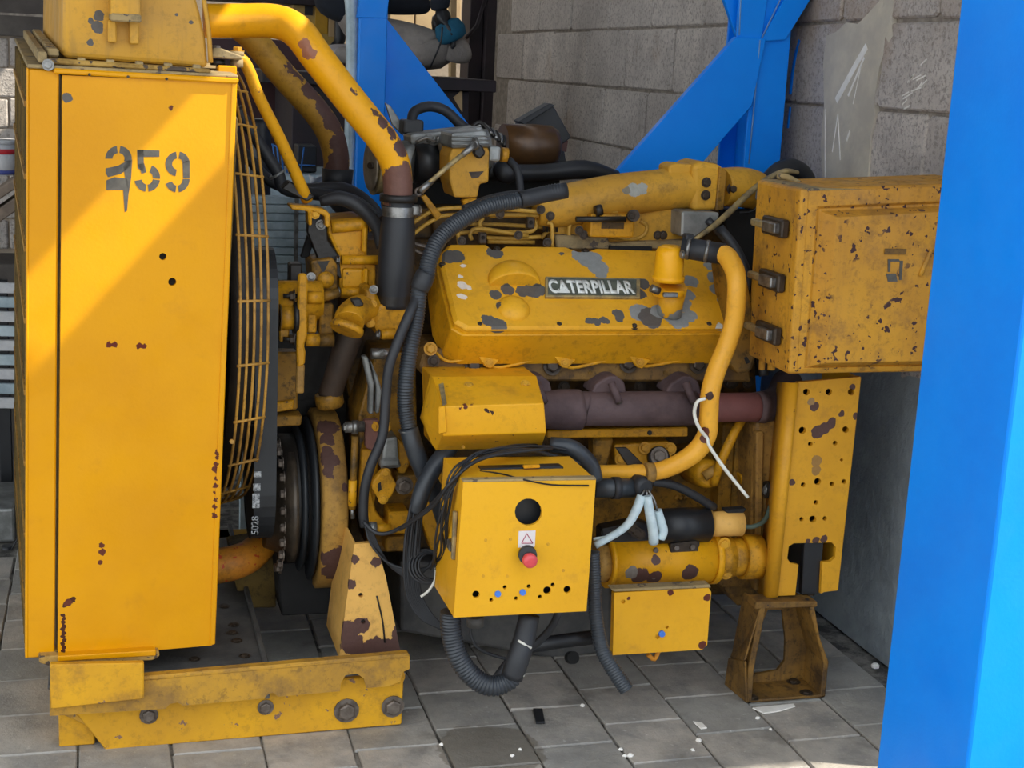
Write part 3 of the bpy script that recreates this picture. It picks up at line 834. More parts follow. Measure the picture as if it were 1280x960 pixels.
for i in range(3): disc((110+i*48, 92+i*2.8, YR-.011), 1.8, M_BOLTD, radiator)
# header tank
YT = 3.30
tk = MB()
tl = [(82, -70), (80, 74), (262, 87), (259, 52), (252, 20), (244, -8), (232, -45), (214, -75)]
tk.prism([P(x, y, YT) for x, y in tl], (0, depth-.14, 0)); tank = tk.build('header_tank', M_TANK, radiator, .012, 3)
bk = bx('filler_bracket', M_TANK, 138, -14, 175, 22, YT-.05, .05, radiator, .004, 2)
bx('bracket_plate', M_DUSTY, 138, 18, 176, 28, YT-.055, .055, radiator, .003)
bx('bracket_foot', M_TANK, 136, 27, 147, 55, YT-.02, .025, radiator, .003)
bx('bracket_foot', M_TANK, 163, 27, 175, 57, YT-.02, .025, radiator, .003)
tb('tank_seam', M_TANK, [(256, 2, YT-.002), (262, 40, YT-.002), (265, 80, YT-.002)], 3, radiator, 8, 4)
# stencilled number 259
def stencil(name, polys):
    b = MB()
    for pl in polys: b.prism([P(x, y, YR-.0006) for x, y in pl], (0, .0016, 0))
    return b.build(name, M_GREYPAINT, radiator)
def arc(cx, cy, rx, ry, a0, a1, w, n=10):
    o = [(cx+rx*math.cos(math.radians(a0+(a1-a0)*i/n)), cy+ry*math.sin(math.radians(a0+(a1-a0)*i/n))) for i in range(n+1)]
    i_ = [(cx+(rx-w)*math.cos(math.radians(a1-(a1-a0)*i/n)), cy+(ry-w)*math.sin(math.radians(a1-(a1-a0)*i/n))) for i in range(n+1)]
    return o+i_
def quads(pl):       # split a concave arc band into convex quads
    n = len(pl)//2; return [[pl[i], pl[i+1], pl[-2-i], pl[-1-i]] for i in range(n-1)]
stencil('stencil_digit', quads(arc(147, 197, 16.5, 16, 180, 262, 9)) + quads(arc(147, 197, 16.5, 16, 278, 385, 9)) +
   [[(161, 198), (163, 206), (150, 216), (134, 220), (131, 215), (131, 209), (146, 206)], [(132, 224), (142, 220), (150, 221), (158, 222), (160, 236), (132, 236)],
    [(153, 206), (164, 198), (163, 220), (160, 240), (156, 226)], [(153, 236), (160, 236), (158, 262), (155, 264)]])
stencil('stencil_digit', [[(171, 186), (198, 187), (198, 195), (171, 195)], [(170, 186), (178, 186), (179, 214), (171, 209)],
   [(171, 204), (179, 203), (182, 214), (176, 216)]] + quads(arc(183, 221, 16, 16.5, 292, 365, 9)) + quads(arc(183, 222, 16, 16.5, 8, 84, 9)) + quads(arc(183, 222, 16, 16.5, 98, 170, 9)))
stencil('stencil_digit', quads(arc(221, 204, 15.5, 15.5, 100, 262, 8.5, 14)) + quads(arc(221, 204, 15, 15.5, 280, 350, 8.5)) +
   [[(227, 200), (236, 200), (236, 222), (228, 222)]] + quads(arc(220.5, 223, 15.5, 16.5, 0, 82, 8.5)) + quads(arc(220.5, 223, 15.5, 16.5, 98, 160, 8.5)))
# bottom lip
pr('bottom_lip', M_GASKET, [(48, 824), (200, 821), (201, 828), (192, 833), (60, 836), (49, 832)], YR-.02, .06, radiator, .003)
pr('bottom_channel', M_RADP, [(72, 824), (196, 820), (196, 827), (72, 831)], YR-.024, .03, radiator, .002)
# fan shroud and ringed guard on the engine side
pr('fan_shroud', M_OLIVE, [(292, 140), (299, 150), (276, 690), (270, 690)], YR+.06, depth-.12, radiator, .003)
gc = P(296, 405, YR+depth/2); gx = P(296, 405, YR+.10).x+.012
gc = V((gx, YR+depth/2, gc.z))
gz = P(300, 405, YR+.1).z
for i in range(5):
    b = MB(); b.torus((gx-.006+.0165*i, YR+depth/2+.03, gz-.02), (1, 0, 0), .572-.004*i, .0036, 80, 6); b.build('guard_ring', M_GUARD, radiator)
for i in range(24):
    a = math.radians(7+i*15); d_ = V((0, math.cos(a), math.sin(a)))
    b = MB(); c0 = V((gx, YR+depth/2+.03, gz-.02)); b.cyl(c0+d_*.574+V((-.012, 0, 0)), c0+d_*.557+V((.064, 0, 0)), .0034, None, 6); b.build('guard_tie', M_GUARD, radiator)
ax_cyl('fan_shade_disc', M_GREASE_SHADE, V((gx-.02, YR+depth/2+.03, gz-.02)), (1, 0, 0), [(0, .53), (.05, .53)], radiator, 48)  # dark disc added to stand in for the shaded fan interior
# fan blades behind the guard
for i in range(7):
    a = math.radians(20+i*360/7); d_ = V((0, math.cos(a), math.sin(a))); s_ = V((0, -math.sin(a), math.cos(a))); c0 = V((gx-.03, YR+depth/2, gz))
    b = MB(); b.loft([[c0+d_*.08-s_*.04, c0+d_*.08+s_*.04+V((.02,0,0)), c0+d_*.08+s_*.04+V((.025,0,0)), c0+d_*.08-s_*.04+V((.005,0,0))],
       [c0+d_*.42-s_*.07, c0+d_*.42+s_*.07+V((.02,0,0)), c0+d_*.42+s_*.07+V((.025,0,0)), c0+d_*.42-s_*.07+V((.005,0,0))]]); b.build('fan_blade', M_GREASE_SHADE, radiator)
XF = None
disc((290, 552, YR-.02), 3, M_GUARD, radiator, name='guard_stay')

# stay rod from radiator top to engine front, and its clamp stack
M_ROD = paint('rod_yellow', (222, 160, 24), (196, 140, 30), dirt=.12, chip=.2, chipc=(80, 62, 50), chipscale=40, rough=.42)
rod = tb('stay_rod', M_ROD, [(297, 72, 3.38), (304, 76, 3.39), (312, 90, 3.40), (324, 122, 3.43), (352, 178, 3.50), (384, 250, 3.58)], [6, 7.5, 7.5, 7.5, 7.5, 7.5], G, 12, 5)
pr('clamp_plate', M_DUSTY, [(266, 60), (276, 60), (303, 70), (303, 75), (264, 72)], 3.30, .09, G, .003)
cy('bushing', M_DUSTY, (296, 84, 3.35), (296, 74, 3.35), 8, G)
cy('bushing', M_DUSTY, (296, 70, 3.35), (296, 64, 3.35), 9, G)
bolt((297, 64, 3.35), 6, M_BOLTY, G, (0, 0, 1), .9)
cy('bushing', M_GREASE_SHADE, (272, 82, 3.33), (272, 74, 3.33), 9, G)
bolt((270, 62, 3.33), 6, M_BOLT, G, (0, 0, 1), .9)
bx('clamp_block', M_RADP, 272, 82, 296, 96, 3.30, .06, G)

# ================================================================ skid base
M_BASE = paint('base_yellow', (190, 142, 46), (160, 120, 50), dirt=.50, dirtc=(128, 98, 56), chip=.10, chipc=(96, 82, 66), chipscale=26, rough=.55, streak=.15,
   blobs=bl([(290, 822, 8, (226, 170, 40))], 3.2))
M_BASE2 = paint('base_plate_yellow', (214, 158, 30), (190, 138, 36), dirt=.22, dirtc=(120, 86, 52), chip=.12, chipc=(110, 84, 70), chipscale=22, rough=.5)
M_SKIDTOP = plain('skid_top', (92, 90, 86), (66, 66, 66), .6, .2, scale=10, bump=.4, bscale=50, bdist=.004)
base = MB()
zt_ = P(400, 836, 3.22).z
base.prism([P(84, 880, 3.245), P(505, 842, 3.245), P(502, 906, 3.245), P(132, 938, 3.245), P(100, 898, 3.245)], (0, .016, 0))
base_o = base.build('skid_rail', M_BASE2, G, .003)
zmin = min(v.co.z for v in base_o.data.vertices)
def shift(o, dz):
    for v in o.data.vertices: v.co.z += dz
# rolled upper lip with cut-outs
lipf = [(66, 884), (180, 850), (340, 838), (512, 822), (512, 838), (503, 841), (500, 862)]
cut1 = [(458, 862), (455, 848), (446, 842), (432, 844), (426, 854), (425, 862)]
cut2 = [(348, 870), (342, 866), (336, 867), (330, 873)]
lip_pts = [(62, 862), (180, 851), (512, 820), (512, 836), (504, 840), (500, 852), (486, 858), (458, 860)]+cut1[1:]+[(425, 864), (348, 871)]+cut2[1:]+[(229, 882), (222, 878), (212, 880), (207, 886), (62, 895)]
plate('rail_lip', M_BASE, lip_pts, [], 3.20, .014, base_o)
pr('rail_flange', M_BASE, [(62, 858), (180, 846), (512, 817), (512, 823), (180, 852), (62, 864)], 3.198, .028, base_o, .004)
pr('rail_end_plate', M_BASE2, [(62, 831), (180, 829), (180, 874), (64, 887)], 3.175, .02, base_o, .003)
pr('rail_nose', M_BASE, [(62, 886), (84, 884), (112, 905), (106, 906)], 3.25, .05, base_o, .002)
for x, y, r in ((433, 888, 11), (491, 883, 10), (332, 884, 7), (186, 894, 8)): bolt((x, y, 3.243), r, M_BOLT, base_o, h=.75)
bolt((495, 846, 3.24), 8, M_BOLTY, base_o)
# skid top plate and cross member
b = MB(); xa, xb = P(60, 850, 3.24).x, P(332, 834, 3.24).x; zz = P(250, 834, 3.26).z
b.box((xa, 3.21, zz-.012), (P(330, 830, 3.27).x, 4.3, zz)); b.build('skid_plate', M_SKIDTOP, base_o, .003)
b = MB(); xr = P(334, 830, 3.27).x; b.box((xr-.012, 3.21, zz-.07), (xr, 4.3, zz+.012)); b.build('skid_edge', M_SKIDTOP, base_o, .002)
for x, y in ((243, 824), (306, 820), (290, 791), (292, 781), (280, 758), (296, 801)):
    p = PZ(x, y, zz+.001); bolt(p, 5, M_BOLTD, base_o, (0, 0, 1), .5)
b = MB(); b.box((xa, 4.2, 0), (1.2, 4.28, zz)); b.build('rear_rail', M_BASE2, base_o, .003)
b = MB(); b.box((xa+.02, 3.27, 0.0), (xa+.10, 4.22, zz-.012)); b.build('cross_tie', M_BASE2, base_o, .003)
# engine front cross member behind
pr('front_crossmember', M_BLACK, [(345, 690), (440, 680), (440, 766), (352, 770)], 3.62, .35, G, .004)
M_PALEYEL = paint('support_yellow', (226, 176, 92), (206, 158, 84), dirt=.2, dirtc=(150, 112, 64), rough=.5,
   blobs=bl([(436, 790, 12, BROWN), (440, 805, 12, BROWN), (452, 782, 8, BROWN), (456, 815, 10, BROWN), (468, 812, 13, BROWN), (482, 813, 13, BROWN), (497, 808, 12, BROWN), (498, 790, 8, BROWN), (470, 702, 6, BROWN), (438, 730, 6, BROWN), (442, 700, 5, BROWN)], 3.30), blobscale=45, blobamp=.03)
sup = plate('front_support', M_PALEYEL, [(443, 680), (470, 678), (482, 720), (502, 822), (424, 824), (432, 760)], [(451, 744, 3), (454, 777, 3)], 3.30, .014, G)
pr('support_rib', M_PALEYEL, [(432, 760, 3.314), (443, 680, 3.314), (446, 680, 3.314), (428, 824, 3.314), (424, 824, 3.314)], None, .22, sup, .002)
tb('weld_crack', M_GREASE_SHADE, [(471, 745, 3.299), (478, 775, 3.299), (481, 803, 3.299)], 1.2, sup, 6, 3)
pr('engine_mount', M_OLIVE, [(290, 700), (345, 690), (345, 760), (300, 760)], 3.75, .2, G, .004)
M_ORANGE = paint('lower_hose_yellow', (206, 140, 36), (180, 110, 36), dirt=.3, spot=.8, spotc=(170, 60, 30), rough=.5)
tb('lower_pipe', M_ORANGE, [(240, 712, 3.62), (290, 704, 3.62), (318, 690, 3.66), (345, 660, 3.72)], [22, 22, 20, 17], G, 14, 5)
# ================================================================ front end: belts, pulleys, pump housings, pipes
M_YE = paint('engine_yellow', (208, 148, 22), (182, 128, 26), dirt=.42, dirtc=(98, 70, 30), chip=.08, chipc=(74, 56, 44), chipscale=20, rough=.45)
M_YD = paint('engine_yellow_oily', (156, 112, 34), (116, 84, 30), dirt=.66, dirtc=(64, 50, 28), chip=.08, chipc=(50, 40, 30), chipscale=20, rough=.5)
M_YDD = paint('block_oil_and_shade', (110, 80, 32), (76, 56, 26), dirt=.8, dirtc=(40, 32, 22), rough=.5)  # oily yellow, darkened further for the shade deep between parts
M_PIPE = paint('pipe_yellow', (234, 166, 16), (222, 158, 26), dirt=.10, dirtc=(150, 110, 50), rough=.36,
   blobs=bl([(378, 52, 11, (150, 98, 74)), (384, 66, 9, (150, 98, 74))], 3.50)+bl([(398, 46, 9, BROWN), (410, 60, 8, BROWN), (424, 82, 6, BROWN), (440, 100, 8, BROWN), (446, 110, 9, BROWN), (474, 140, 7, BROWN), (482, 150, 8, BROWN), (492, 165, 7, BROWN), (504, 184, 10, BROWN)], 3.47)
        +bl([(497, 238, 24, (104, 72, 62)), (486, 226, 9, (104, 72, 62)), (511, 214, 10, (104, 72, 62))], 3.46), blobscale=40, blobamp=.035)
M_PIPE_B = paint('pipe_flaking', (186, 140, 46), (160, 118, 44), dirt=.3, rough=.55, chip=0,
   blobs=bl([(398, 108, 16, BROWN), (372, 76, 12, BROWN), (384, 88, 13, BROWN), (412, 128, 15, BROWN), (424, 150, 14, BROWN), (434, 180, 17, BROWN), (428, 204, 14, BROWN), (410, 212, 10, BROWN)], 4.06), blobscale=30, blobamp=.06)
pa = tb('upper_coolant_pipe', M_PIPE, [(255, 26, 3.62), (300, 26, 3.62), (345, 27, 3.60), (372, 40, 3.57), (398, 74, 3.54), (440, 128, 3.52), (476, 172, 3.50), (492, 200, 3.50), (497, 226, 3.50), (497, 256, 3.50)], [21, 21, 21, 21, 20.5, 20, 19.5, 19, 18.5, 18], G, 24, 6)
tb('rear_coolant_pipe', M_PIPE_B, [(292, 28, 4.1), (316, 48, 4.1), (352, 92, 4.1), (392, 136, 4.1), (412, 166, 4.1), (420, 196, 4.1), (420, 216, 4.1)], [17, 17, 17, 17, 17, 16.5, 16], G, 20, 6)
cy('pipe_collar', M_RUBBER, (421, 236, 4.1), (422, 211, 4.1), 18, G, 20)
tb('rear_hose', M_RUBBER, [(422, 230, 4.1), (424, 245, 4.08), (440, 262, 4.0), (470, 290, 3.95)], 17, G, 16, 5)
# near radiator hose with clamps
hose = tb('radiator_hose', M_RUBBER, [(498, 246, 3.50), (498, 262, 3.50), (497, 290, 3.50), (495, 330, 3.50), (493, 356, 3.50), (492, 384, 3.50)], [19, 19, 22, 23, 22, 20], G, 24, 5)
for y, r in ((264, 20), (374, 21.5)):
    b = MB(); a = P(498 if y < 300 else 492, y, 3.50); b.lathe(a-V((0, 0, .012)), (0, 0, 1), [(0, RP(a, r)), (.024, RP(a, r))], 24, False); b.build('hose_clamp', M_STEEL if y < 300 else M_GREASE_SHADE, hose)
bx('clamp_screw', M_STEEL, 512, 257, 527, 270, 3.48, .03, hose); bolt((524, 263, 3.475), 5, M_BOLT, hose, (1, 0, 0))
ax_cyl('collar', M_GREASE_SHADE, (498, 252, 3.5), (0, 0, 1), [(0, .046), (.018, .046)], hose)
# belt loop + printed marks
M_BELT = plain('belt_rubber', (36, 40, 44), (26, 29, 33), .5, scale=8, bump=.1)
by0 = 3.42; zt1 = P(333, 345, by0).z-.02; zb1 = P(312, 650, by0).z; r1, r2 = .13, .15
xb0, xb1 = P(319, 480, by0).x, P(347, 480, by0).x
def stadium(off=0.0, n=16):
    pts = []
    for i in range(n+1):
        a = math.pi*i/n; pts.append((by0+r1-(r1+off)*math.cos(a), zt1-.06+(r1+off)*math.sin(a)))
    for i in range(n+1):
        a = math.pi*i/n; pts.append((by0+r2+(r2+off)*math.cos(a), zb1+.06-(r2+off)*math.sin(a)))
    return pts
o_, i_ = stadium(0), stadium(-.012)
b = MB(); n = len(o_)
vs = [V((x, y, z)) for (y, z) in o_ for x in (xb0, xb1)]+[V((x, y, z)) for (y, z) in i_ for x in (xb0, xb1)]
fs = []
for k in range(n):
    j = (k+1) % n
    fs += [(2*k, 2*j, 2*j+1, 2*k+1), (2*n+2*k, 2*n+2*k+1, 2*n+2*j+1, 2*n+2*j), (2*k, 2*n+2*k, 2*n+2*j, 2*j), (2*k+1, 2*j+1, 2*n+2*j+1, 2*n+2*k+1)]
b.add(vs, fs, True); belt = b.build('fan_belt', M_BELT, G); belt['label'] = 'wide black fan belt with worn white print'
for p in belt.data.polygons: p.use_smooth = False
M_PRINT = plain('worn_white_print', (176, 180, 182), (60, 64, 68), .6, scale=160, bump=0)
for (x, y, w, h) in ((322, 593, 9, 7), (321, 609, 9, 9), (320, 626, 9, 18)):
    bx('print_mark', M_PRINT, x-w/2, y-h/2, x+w/2, y+h/2, by0-.0006, .001, belt, 0)
_cd = P(313, 668, by0-.0008); text_mesh('print_code', '5028', M_PRINT, belt, P(323, 668, by0-.0012), (0, 0, 1), (-1, 0, 0), RP(_cd, 24), RP(_cd, 9), .001, .01)
cyl_ = ax_cyl('upper_pulley', M_GREASE_SHADE, V((xb0+.002, by0+r1, zt1-.06)), (1, 0, 0), [(0, r1-.012), (xb1-xb0-.004, r1-.012)], G, 40)
ax_cyl('lower_pulley', M_GREASE_SHADE, V((xb0+.002, by0+r2, zb1+.06)), (1, 0, 0), [(0, r2-.012), (xb1-xb0-.004, r2-.012)], G, 40)
ax_cyl('pulley_shaft', M_YE, V((xb1, by0+r1, zt1-.06)), (1, 0, 0), [(0, .05), (.12, .05)], G, 20)
M_HUB = plain('oily_iron', (78, 68, 56), (44, 38, 32), .45, .3, scale=14, bump=.4, bscale=50, bdist=.004)
# crank hub with bolts
hubz = P(372, 620, 3.7).z; hy = by0+r2+.06
hx = P(346, 620, 3.5).x
ax_cyl('crank_hub', M_HUB, V((hx-.02, hy, hubz)), (1, 0, 0), [(0, .11), (.05, .13), (.06, .15), (.075, .15)], G, 32)
for i in range(12):
    a = math.radians(95+i*15); bolt(V((hx+.02, hy+.15*math.cos(a), hubz+.165*math.sin(a))), 5.5, M_BOLT, G, (-1, 0, .0), 1.2)
# vibration damper
dz = (P(420, 514, 3.67).z+P(418, 730, 3.67).z)/2; dr_ = (P(420, 514, 3.67).z-P(418, 730, 3.67).z)/2
def _ds(x, y):          # point on the damper rim
    Y = 3.46
    for _ in range(6):
        z = P(x, y, Y).z-dz; Y = 3.45+dr_-math.sqrt(max(0, dr_*dr_-z*z))
    return P(x, y, Y)
M_DAMP = paint('damper_yellow', (178, 136, 64), (150, 112, 56), dirt=.4, dirtc=(96, 74, 48), rough=.6,
   blobs=bl([(408, 532, 12, BROWN), (409, 548, 8, BROWN), (412, 575, 9, BROWN), (410, 590, 7, BROWN), (408, 565, 7, BROWN), (424, 696, 12, BROWN), (418, 714, 14, BROWN), (430, 716, 12, BROWN), (434, 690, 7, BROWN), (408, 700, 9, BROWN), (433, 610, 4, BROWN)], _ds), blobscale=34, blobamp=.04)
dx0, dx1 = P(404, 620, 3.46).x, P(436, 620, 3.46).x
damper = ax_cyl('vibration_damper', M_DAMP, V((dx0, 3.45+dr_, dz)), (1, 0, 0), [(0, dr_-.012), (.006, dr_), (dx1-dx0-.006, dr_), (dx1-dx0, dr_-.008)], G, 64)
for i, (off, rr_) in enumerate(((-.020, .90), (-.046, .80))):
    ax_cyl('pulley_groove', M_BELT, V((dx0+off, 3.45+dr_, dz)), (1, 0, 0), [(0, dr_*rr_*.93), (.006, dr_*rr_), (.013, dr_*rr_), (.019, dr_*rr_*.93)], damper, 56)
ax_cyl('damper_core', M_GREASE_SHADE, V((dx0-.09, 3.45+dr_, dz)), (1, 0, 0), [(0, dr_*.72), (.1, dr_*.72)], damper, 40)

# bracket carrying the stay rod
M_BRK = M_YE
pr('rod_bracket', M_GREASE_SHADE, [(352, 236), (384, 252), (394, 246), (362, 226)], 3.56, .05, G, .003)
pr('rod_bracket', M_YE, [(362, 256), (386, 258), (407, 262), (413, 268), (413, 284), (407, 284), (406, 270), (390, 264), (390, 282), (386, 282), (385, 264), (364, 262)], 3.55, .06, G, .003)
pr('bracket_web', M_GREASE_SHADE, [(386, 262), (408, 268), (410, 300), (424, 320), (428, 350), (400, 330), (384, 290)], 3.60, .03, G, .003)
bolt((401, 281, 3.595), 4.5, M_STEEL, G); bolt((394, 268, 3.555), 4, M_BOLTY, G)
pr('bracket_leg', M_BLACK, [(388, 284), (398, 286), (386, 322), (376, 322)], 3.66, .02, G, .002)
# water pump castings
wp = pr('water_pump', M_YE, [(410, 276), (454, 272), (461, 280), (459, 322), (470, 330), (470, 372), (425, 374), (424, 322), (410, 292)], 3.60, .16, G, .008, 2)
tb('pump_rib', M_YE, [(414, 284, 3.60), (436, 282, 3.60), (456, 280, 3.60)], 8, wp, 12, 3)
bx('pump_edge', M_YE, 453, 284, 459, 316, 3.575, .05, wp, .004)
cy('pump_boss', M_YE, (427, 325, 3.585), (474, 325, 3.585), 6, wp); bolt((424, 325, 3.585), 4.5, M_STEEL, wp, (-1, 0, 0), 1.0)
bx('pump_pad', M_YE, 428, 336, 455, 361, 3.585, .04, wp, .008, 2); bx('pump_edge', M_YE, 454, 336, 461, 364, 3.58, .05, wp, .004)
cy('pump_boss', M_YE, (426, 365, 3.58), (462, 365, 3.58), 5.5, wp); bolt((424, 365, 3.58), 4.5, M_STEEL, wp, (-1, 0, 0), 1.0)
bolt((453, 365, 3.575), 4, M_STEEL, wp); bolt((462, 285, 3.6), 4, M_BOLTY, wp, (1, 0, 0))
fh = pr('pump_neck', M_YD, [(388, 326), (416, 322), (422, 330), (422, 362), (406, 366), (392, 362), (390, 345)], 3.58, .12, G, .008, 2)
dome('neck_boss', M_YE, (407, 350, 3.58), (0, -1, 0), .022, .012, fh); pr('neck_chip', M_GREASE_SHADE, [(397, 327), (412, 326), (404, 342)], 3.578, .004, fh, 0)
bx('neck_flange', M_GREASE_SHADE, 362, 330, 378, 358, 3.60, .05, G, .004); bolt((389, 346, 3.575), 4, M_STEEL, G)
# upright tensioner arm and its spacers
arm = pr('tensioner_arm', M_YE, [(373, 343), (383, 342), (385, 350), (384, 420), (380, 432), (382, 440), (381, 456), (372, 460), (371, 440)], 3.47, .02, G, .004)
pr('arm_foot', M_DAMP, [(371, 458), (381, 456), (380, 492), (370, 492)], 3.472, .018, arm, .003)
cy('arm_spacer', M_YE, (384, 372, 3.50), (402, 372, 3.50), 8, arm); cy('arm_spacer', M_YD, (402, 372, 3.52), (424, 366, 3.52), 6, arm)
cy('arm_spacer', M_YE, (382, 425, 3.50), (400, 425, 3.50), 8, arm); cy('arm_spacer', M_YD, (399, 425, 3.50), (417, 425, 3.50), 8.5, arm)
bx('arm_block', M_YE, 384, 382, 396, 417, 3.51, .05, arm, .004); bx('arm_block', M_YD, 400, 380, 417, 420, 3.51, .06, arm, .004)
for y in (370, 424):
    cy('tension_bolt', M_GREASE_SHADE, (354, y, 3.49), (372, y, 3.49), 3, arm, n=10); bolt((368, y, 3.49), 6, M_BOLTD, arm, (-1, 0, 0), 1.1)
hubc = cy('idler_hub', M_YE, (350, 397, 3.50), (366, 397, 3.50), 15, G); b = MB(); a = P(349, 384, 3.485)
cy('idler_flange', M_YD, (349, 397, 3.50), (351, 397, 3.50), 17, G); disc((358, 397, 3.475), 2, M_BOLTD, hubc)
cy('idler_flange', M_GREASE_SHADE, (366, 397, 3.50), (372, 397, 3.50), 20, G)
pr('idler_bracket', M_YE, [(349, 412), (362, 411), (361, 424), (350, 428)], 3.5, .03, G, .003)
pr('pump_bracket', M_YD, [(344, 440), (372, 440), (372, 512), (346, 515)], 3.60, .05, G, .004)
pr('bracket_step', M_YE, [(344, 504), (368, 500), (366, 512), (344, 516)], 3.585, .04, G, .003)
pr('bracket_base', M_YD, [(342, 520), (378, 520), (376, 532), (342, 534)], 3.58, .06, G, .003)
# thermostat elbow
elb_ = tb('thermostat_elbow', M_YE, [(436, 404, 3.40), (438, 396, 3.42), (448, 388, 3.46), (462, 384, 3.50), (480, 384, 3.52)], [19, 19, 19, 17, 15], G, 20, 5)
ax_cyl('elbow_lip', M_YE, (435, 407, 3.395), (-.35, -.35, -.8), [(0, .040), (.010, .042), (.016, .038)], elb_, 24)
pr('elbow_cap', M_GREASE_SHADE, [(438, 374), (450, 372), (456, 382), (444, 386)], 3.40, .02, elb_, .004)
pr('elbow_flange', M_YE, [(457, 362), (466, 360), (470, 368), (469, 408), (460, 411), (457, 404)], 3.46, .10, G, .004)
for p in ((466, 380), (464, 404)): bolt((p[0], p[1], 3.455), 3.6, M_BOLTY, G)
th = pr('thermostat_housing', M_YE, [(468, 386), (480, 378), (516, 384), (514, 402), (506, 424), (476, 426), (468, 410)], 3.47, .16, G, .01, 2)
cy('housing_boss', M_YE, (476, 418, 3.455), (494, 416, 3.455), 6, th); bolt((474, 418, 3.455), 4.5, M_STEEL, th, (-1, 0, 0), 1)
bolt((467, 362, 3.455), 4, M_STEEL, th)
# brown down pipe to its ring
M_DKPIPE = plain('brown_pipe', (66, 52, 42), (44, 36, 30), .6, scale=12, bump=.3)
tb('bypass_pipe', M_DKPIPE, [(442, 408, 3.52), (430, 440, 3.54), (420, 470, 3.56), (412, 494, 3.58)], [16, 16, 15, 15], G, 16, 4)
ax_cyl('pipe_seat', M_YD, (411, 496, 3.58), (.2, 0, -1), [(-.01, .034), (.0, .036), (.02, .036), (.028, .03)], G, 22)
# timing cover behind everything
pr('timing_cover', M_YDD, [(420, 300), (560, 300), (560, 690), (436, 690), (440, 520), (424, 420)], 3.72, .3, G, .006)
pr('recess_shade_slab', M_GREASE_SHADE, [(340, 420), (440, 420), (445, 700), (345, 700)], 3.82, .1, G, .004)  # dark slab added in place of the shade behind the hub
tc = pr('timing_case', M_YD, [(448, 520), (470, 440), (520, 440), (524, 690), (462, 690), (452, 640)], 3.56, .18, G, .006, 2)
pr('case_web', M_YE, [(456, 560), (476, 545), (470, 620), (462, 660), (458, 640)], 3.50, .06, tc, .004)
pr('case_web', M_YE, [(462, 600), (470, 640), (482, 655), (500, 658), (480, 664), (460, 660)], 3.49, .06, tc, .004)
bx('case_block', M_YE, 486, 640, 512, 668, 3.48, .08, tc, .005); bx('case_block', M_YD, 482, 672, 508, 690, 3.48, .06, tc, .005)
cy('case_plug', M_YE, (468, 661, 3.46), (488, 660, 3.46), 6, tc); cy('case_plug', M_ALUM, (462, 660, 3.46), (470, 660, 3.46), 8, tc)
# silver linkage pieces
pr('silver_bracket', M_ALUM, [(453, 446), (460, 446), (468, 480), (467, 518), (461, 518), (462, 484)], 3.46, .03, G, .003)
pr('silver_bracket', M_ALUM, [(463, 450), (472, 470), (478, 490), (474, 517), (469, 517), (470, 486)], 3.47, .03, G, .003)
cy('sensor_barrel', M_STEEL, (464, 442, 3.45), (488, 442, 3.45), 7, G); bolt((478, 442, 3.44), 4, M_STEEL, G)
# control linkage
lk = cy('link_rod', M_YD, (444, 545, 3.42), (440, 636, 3.42), 4.5, G, n=12)
cy('link_sleeve', M_ROD, (441, 600, 3.42), (440, 632, 3.42), 5.2, lk); cy('link_tip', M_STEEL, (440, 634, 3.42), (441, 648, 3.42), 2.5, lk)
cy('link_fork', M_STEEL, (432, 534, 3.42), (455, 533, 3.42), 7, lk); bolt((432, 534, 3.42), 5, M_STEEL, lk, (-1, 0, 0)); cy('fork_eye', M_STEEL, (440, 534, 3.41), (447, 534, 3.41), 9, lk)
M_BROWNB = plain('brown_primer', (112, 70, 58), (96, 60, 52), .6, scale=20)
pr('link_bracket', M_BROWNB, [(455, 526), (474, 525), (476, 540), (466, 564), (457, 560), (457, 545)], 3.42, .025, G, .003)
bolt((479, 533, 3.42), 7, M_BOLTY, G, (1, 0, -.1), 1.3); bolt((469, 533, 3.415), 4.5, M_BOLTY, G, (-.8, -.6, 0))
pr('link_arm', M_YE, [(452, 562), (466, 562), (460, 610), (452, 640), (448, 630)], 3.44, .02, G, .003)
# aluminium adaptor and diamond cover
al = pr('aluminium_adaptor', M_ALUM, [(481, 548), (497, 545), (499, 575), (503, 585), (476, 588), (478, 566)], 3.45, .08, G, .008, 2)
bx('adaptor_step', M_ALUM, 476, 574, 500, 584, 3.44, .05, al, .005)
dm = pr('diamond_cover', M_YE, [(478, 587), (486, 587), (496, 606), (490, 620), (482, 628), (474, 626), (465, 610), (466, 602)], 3.43, .02, G, .004, 2)
for p in ((482, 591), (479, 624)): bolt((p[0], p[1], 3.428), 4.4, M_BOLTY, dm)
pr('cover_chip', M_GREASE_SHADE, [(472, 605), (476, 602), (477, 612), (473, 615)], 3.429, .003, dm, 0)
mb_ = bx('mount_block', M_YD, 496, 594, 522, 618, 3.44, .08, G, .006, 2); bolt((505, 607, 3.438), 8, M_BOLT, mb_, h=.8)
pr('side_web', M_YE, [(497, 548), (510, 560), (512, 580), (504, 598), (498, 590)], 3.46, .05, G, .004)
pr('rear_face', M_YE, [(538, 590), (560, 580), (560, 690), (540, 690), (524, 640)], 3.50, .06, G, .004)
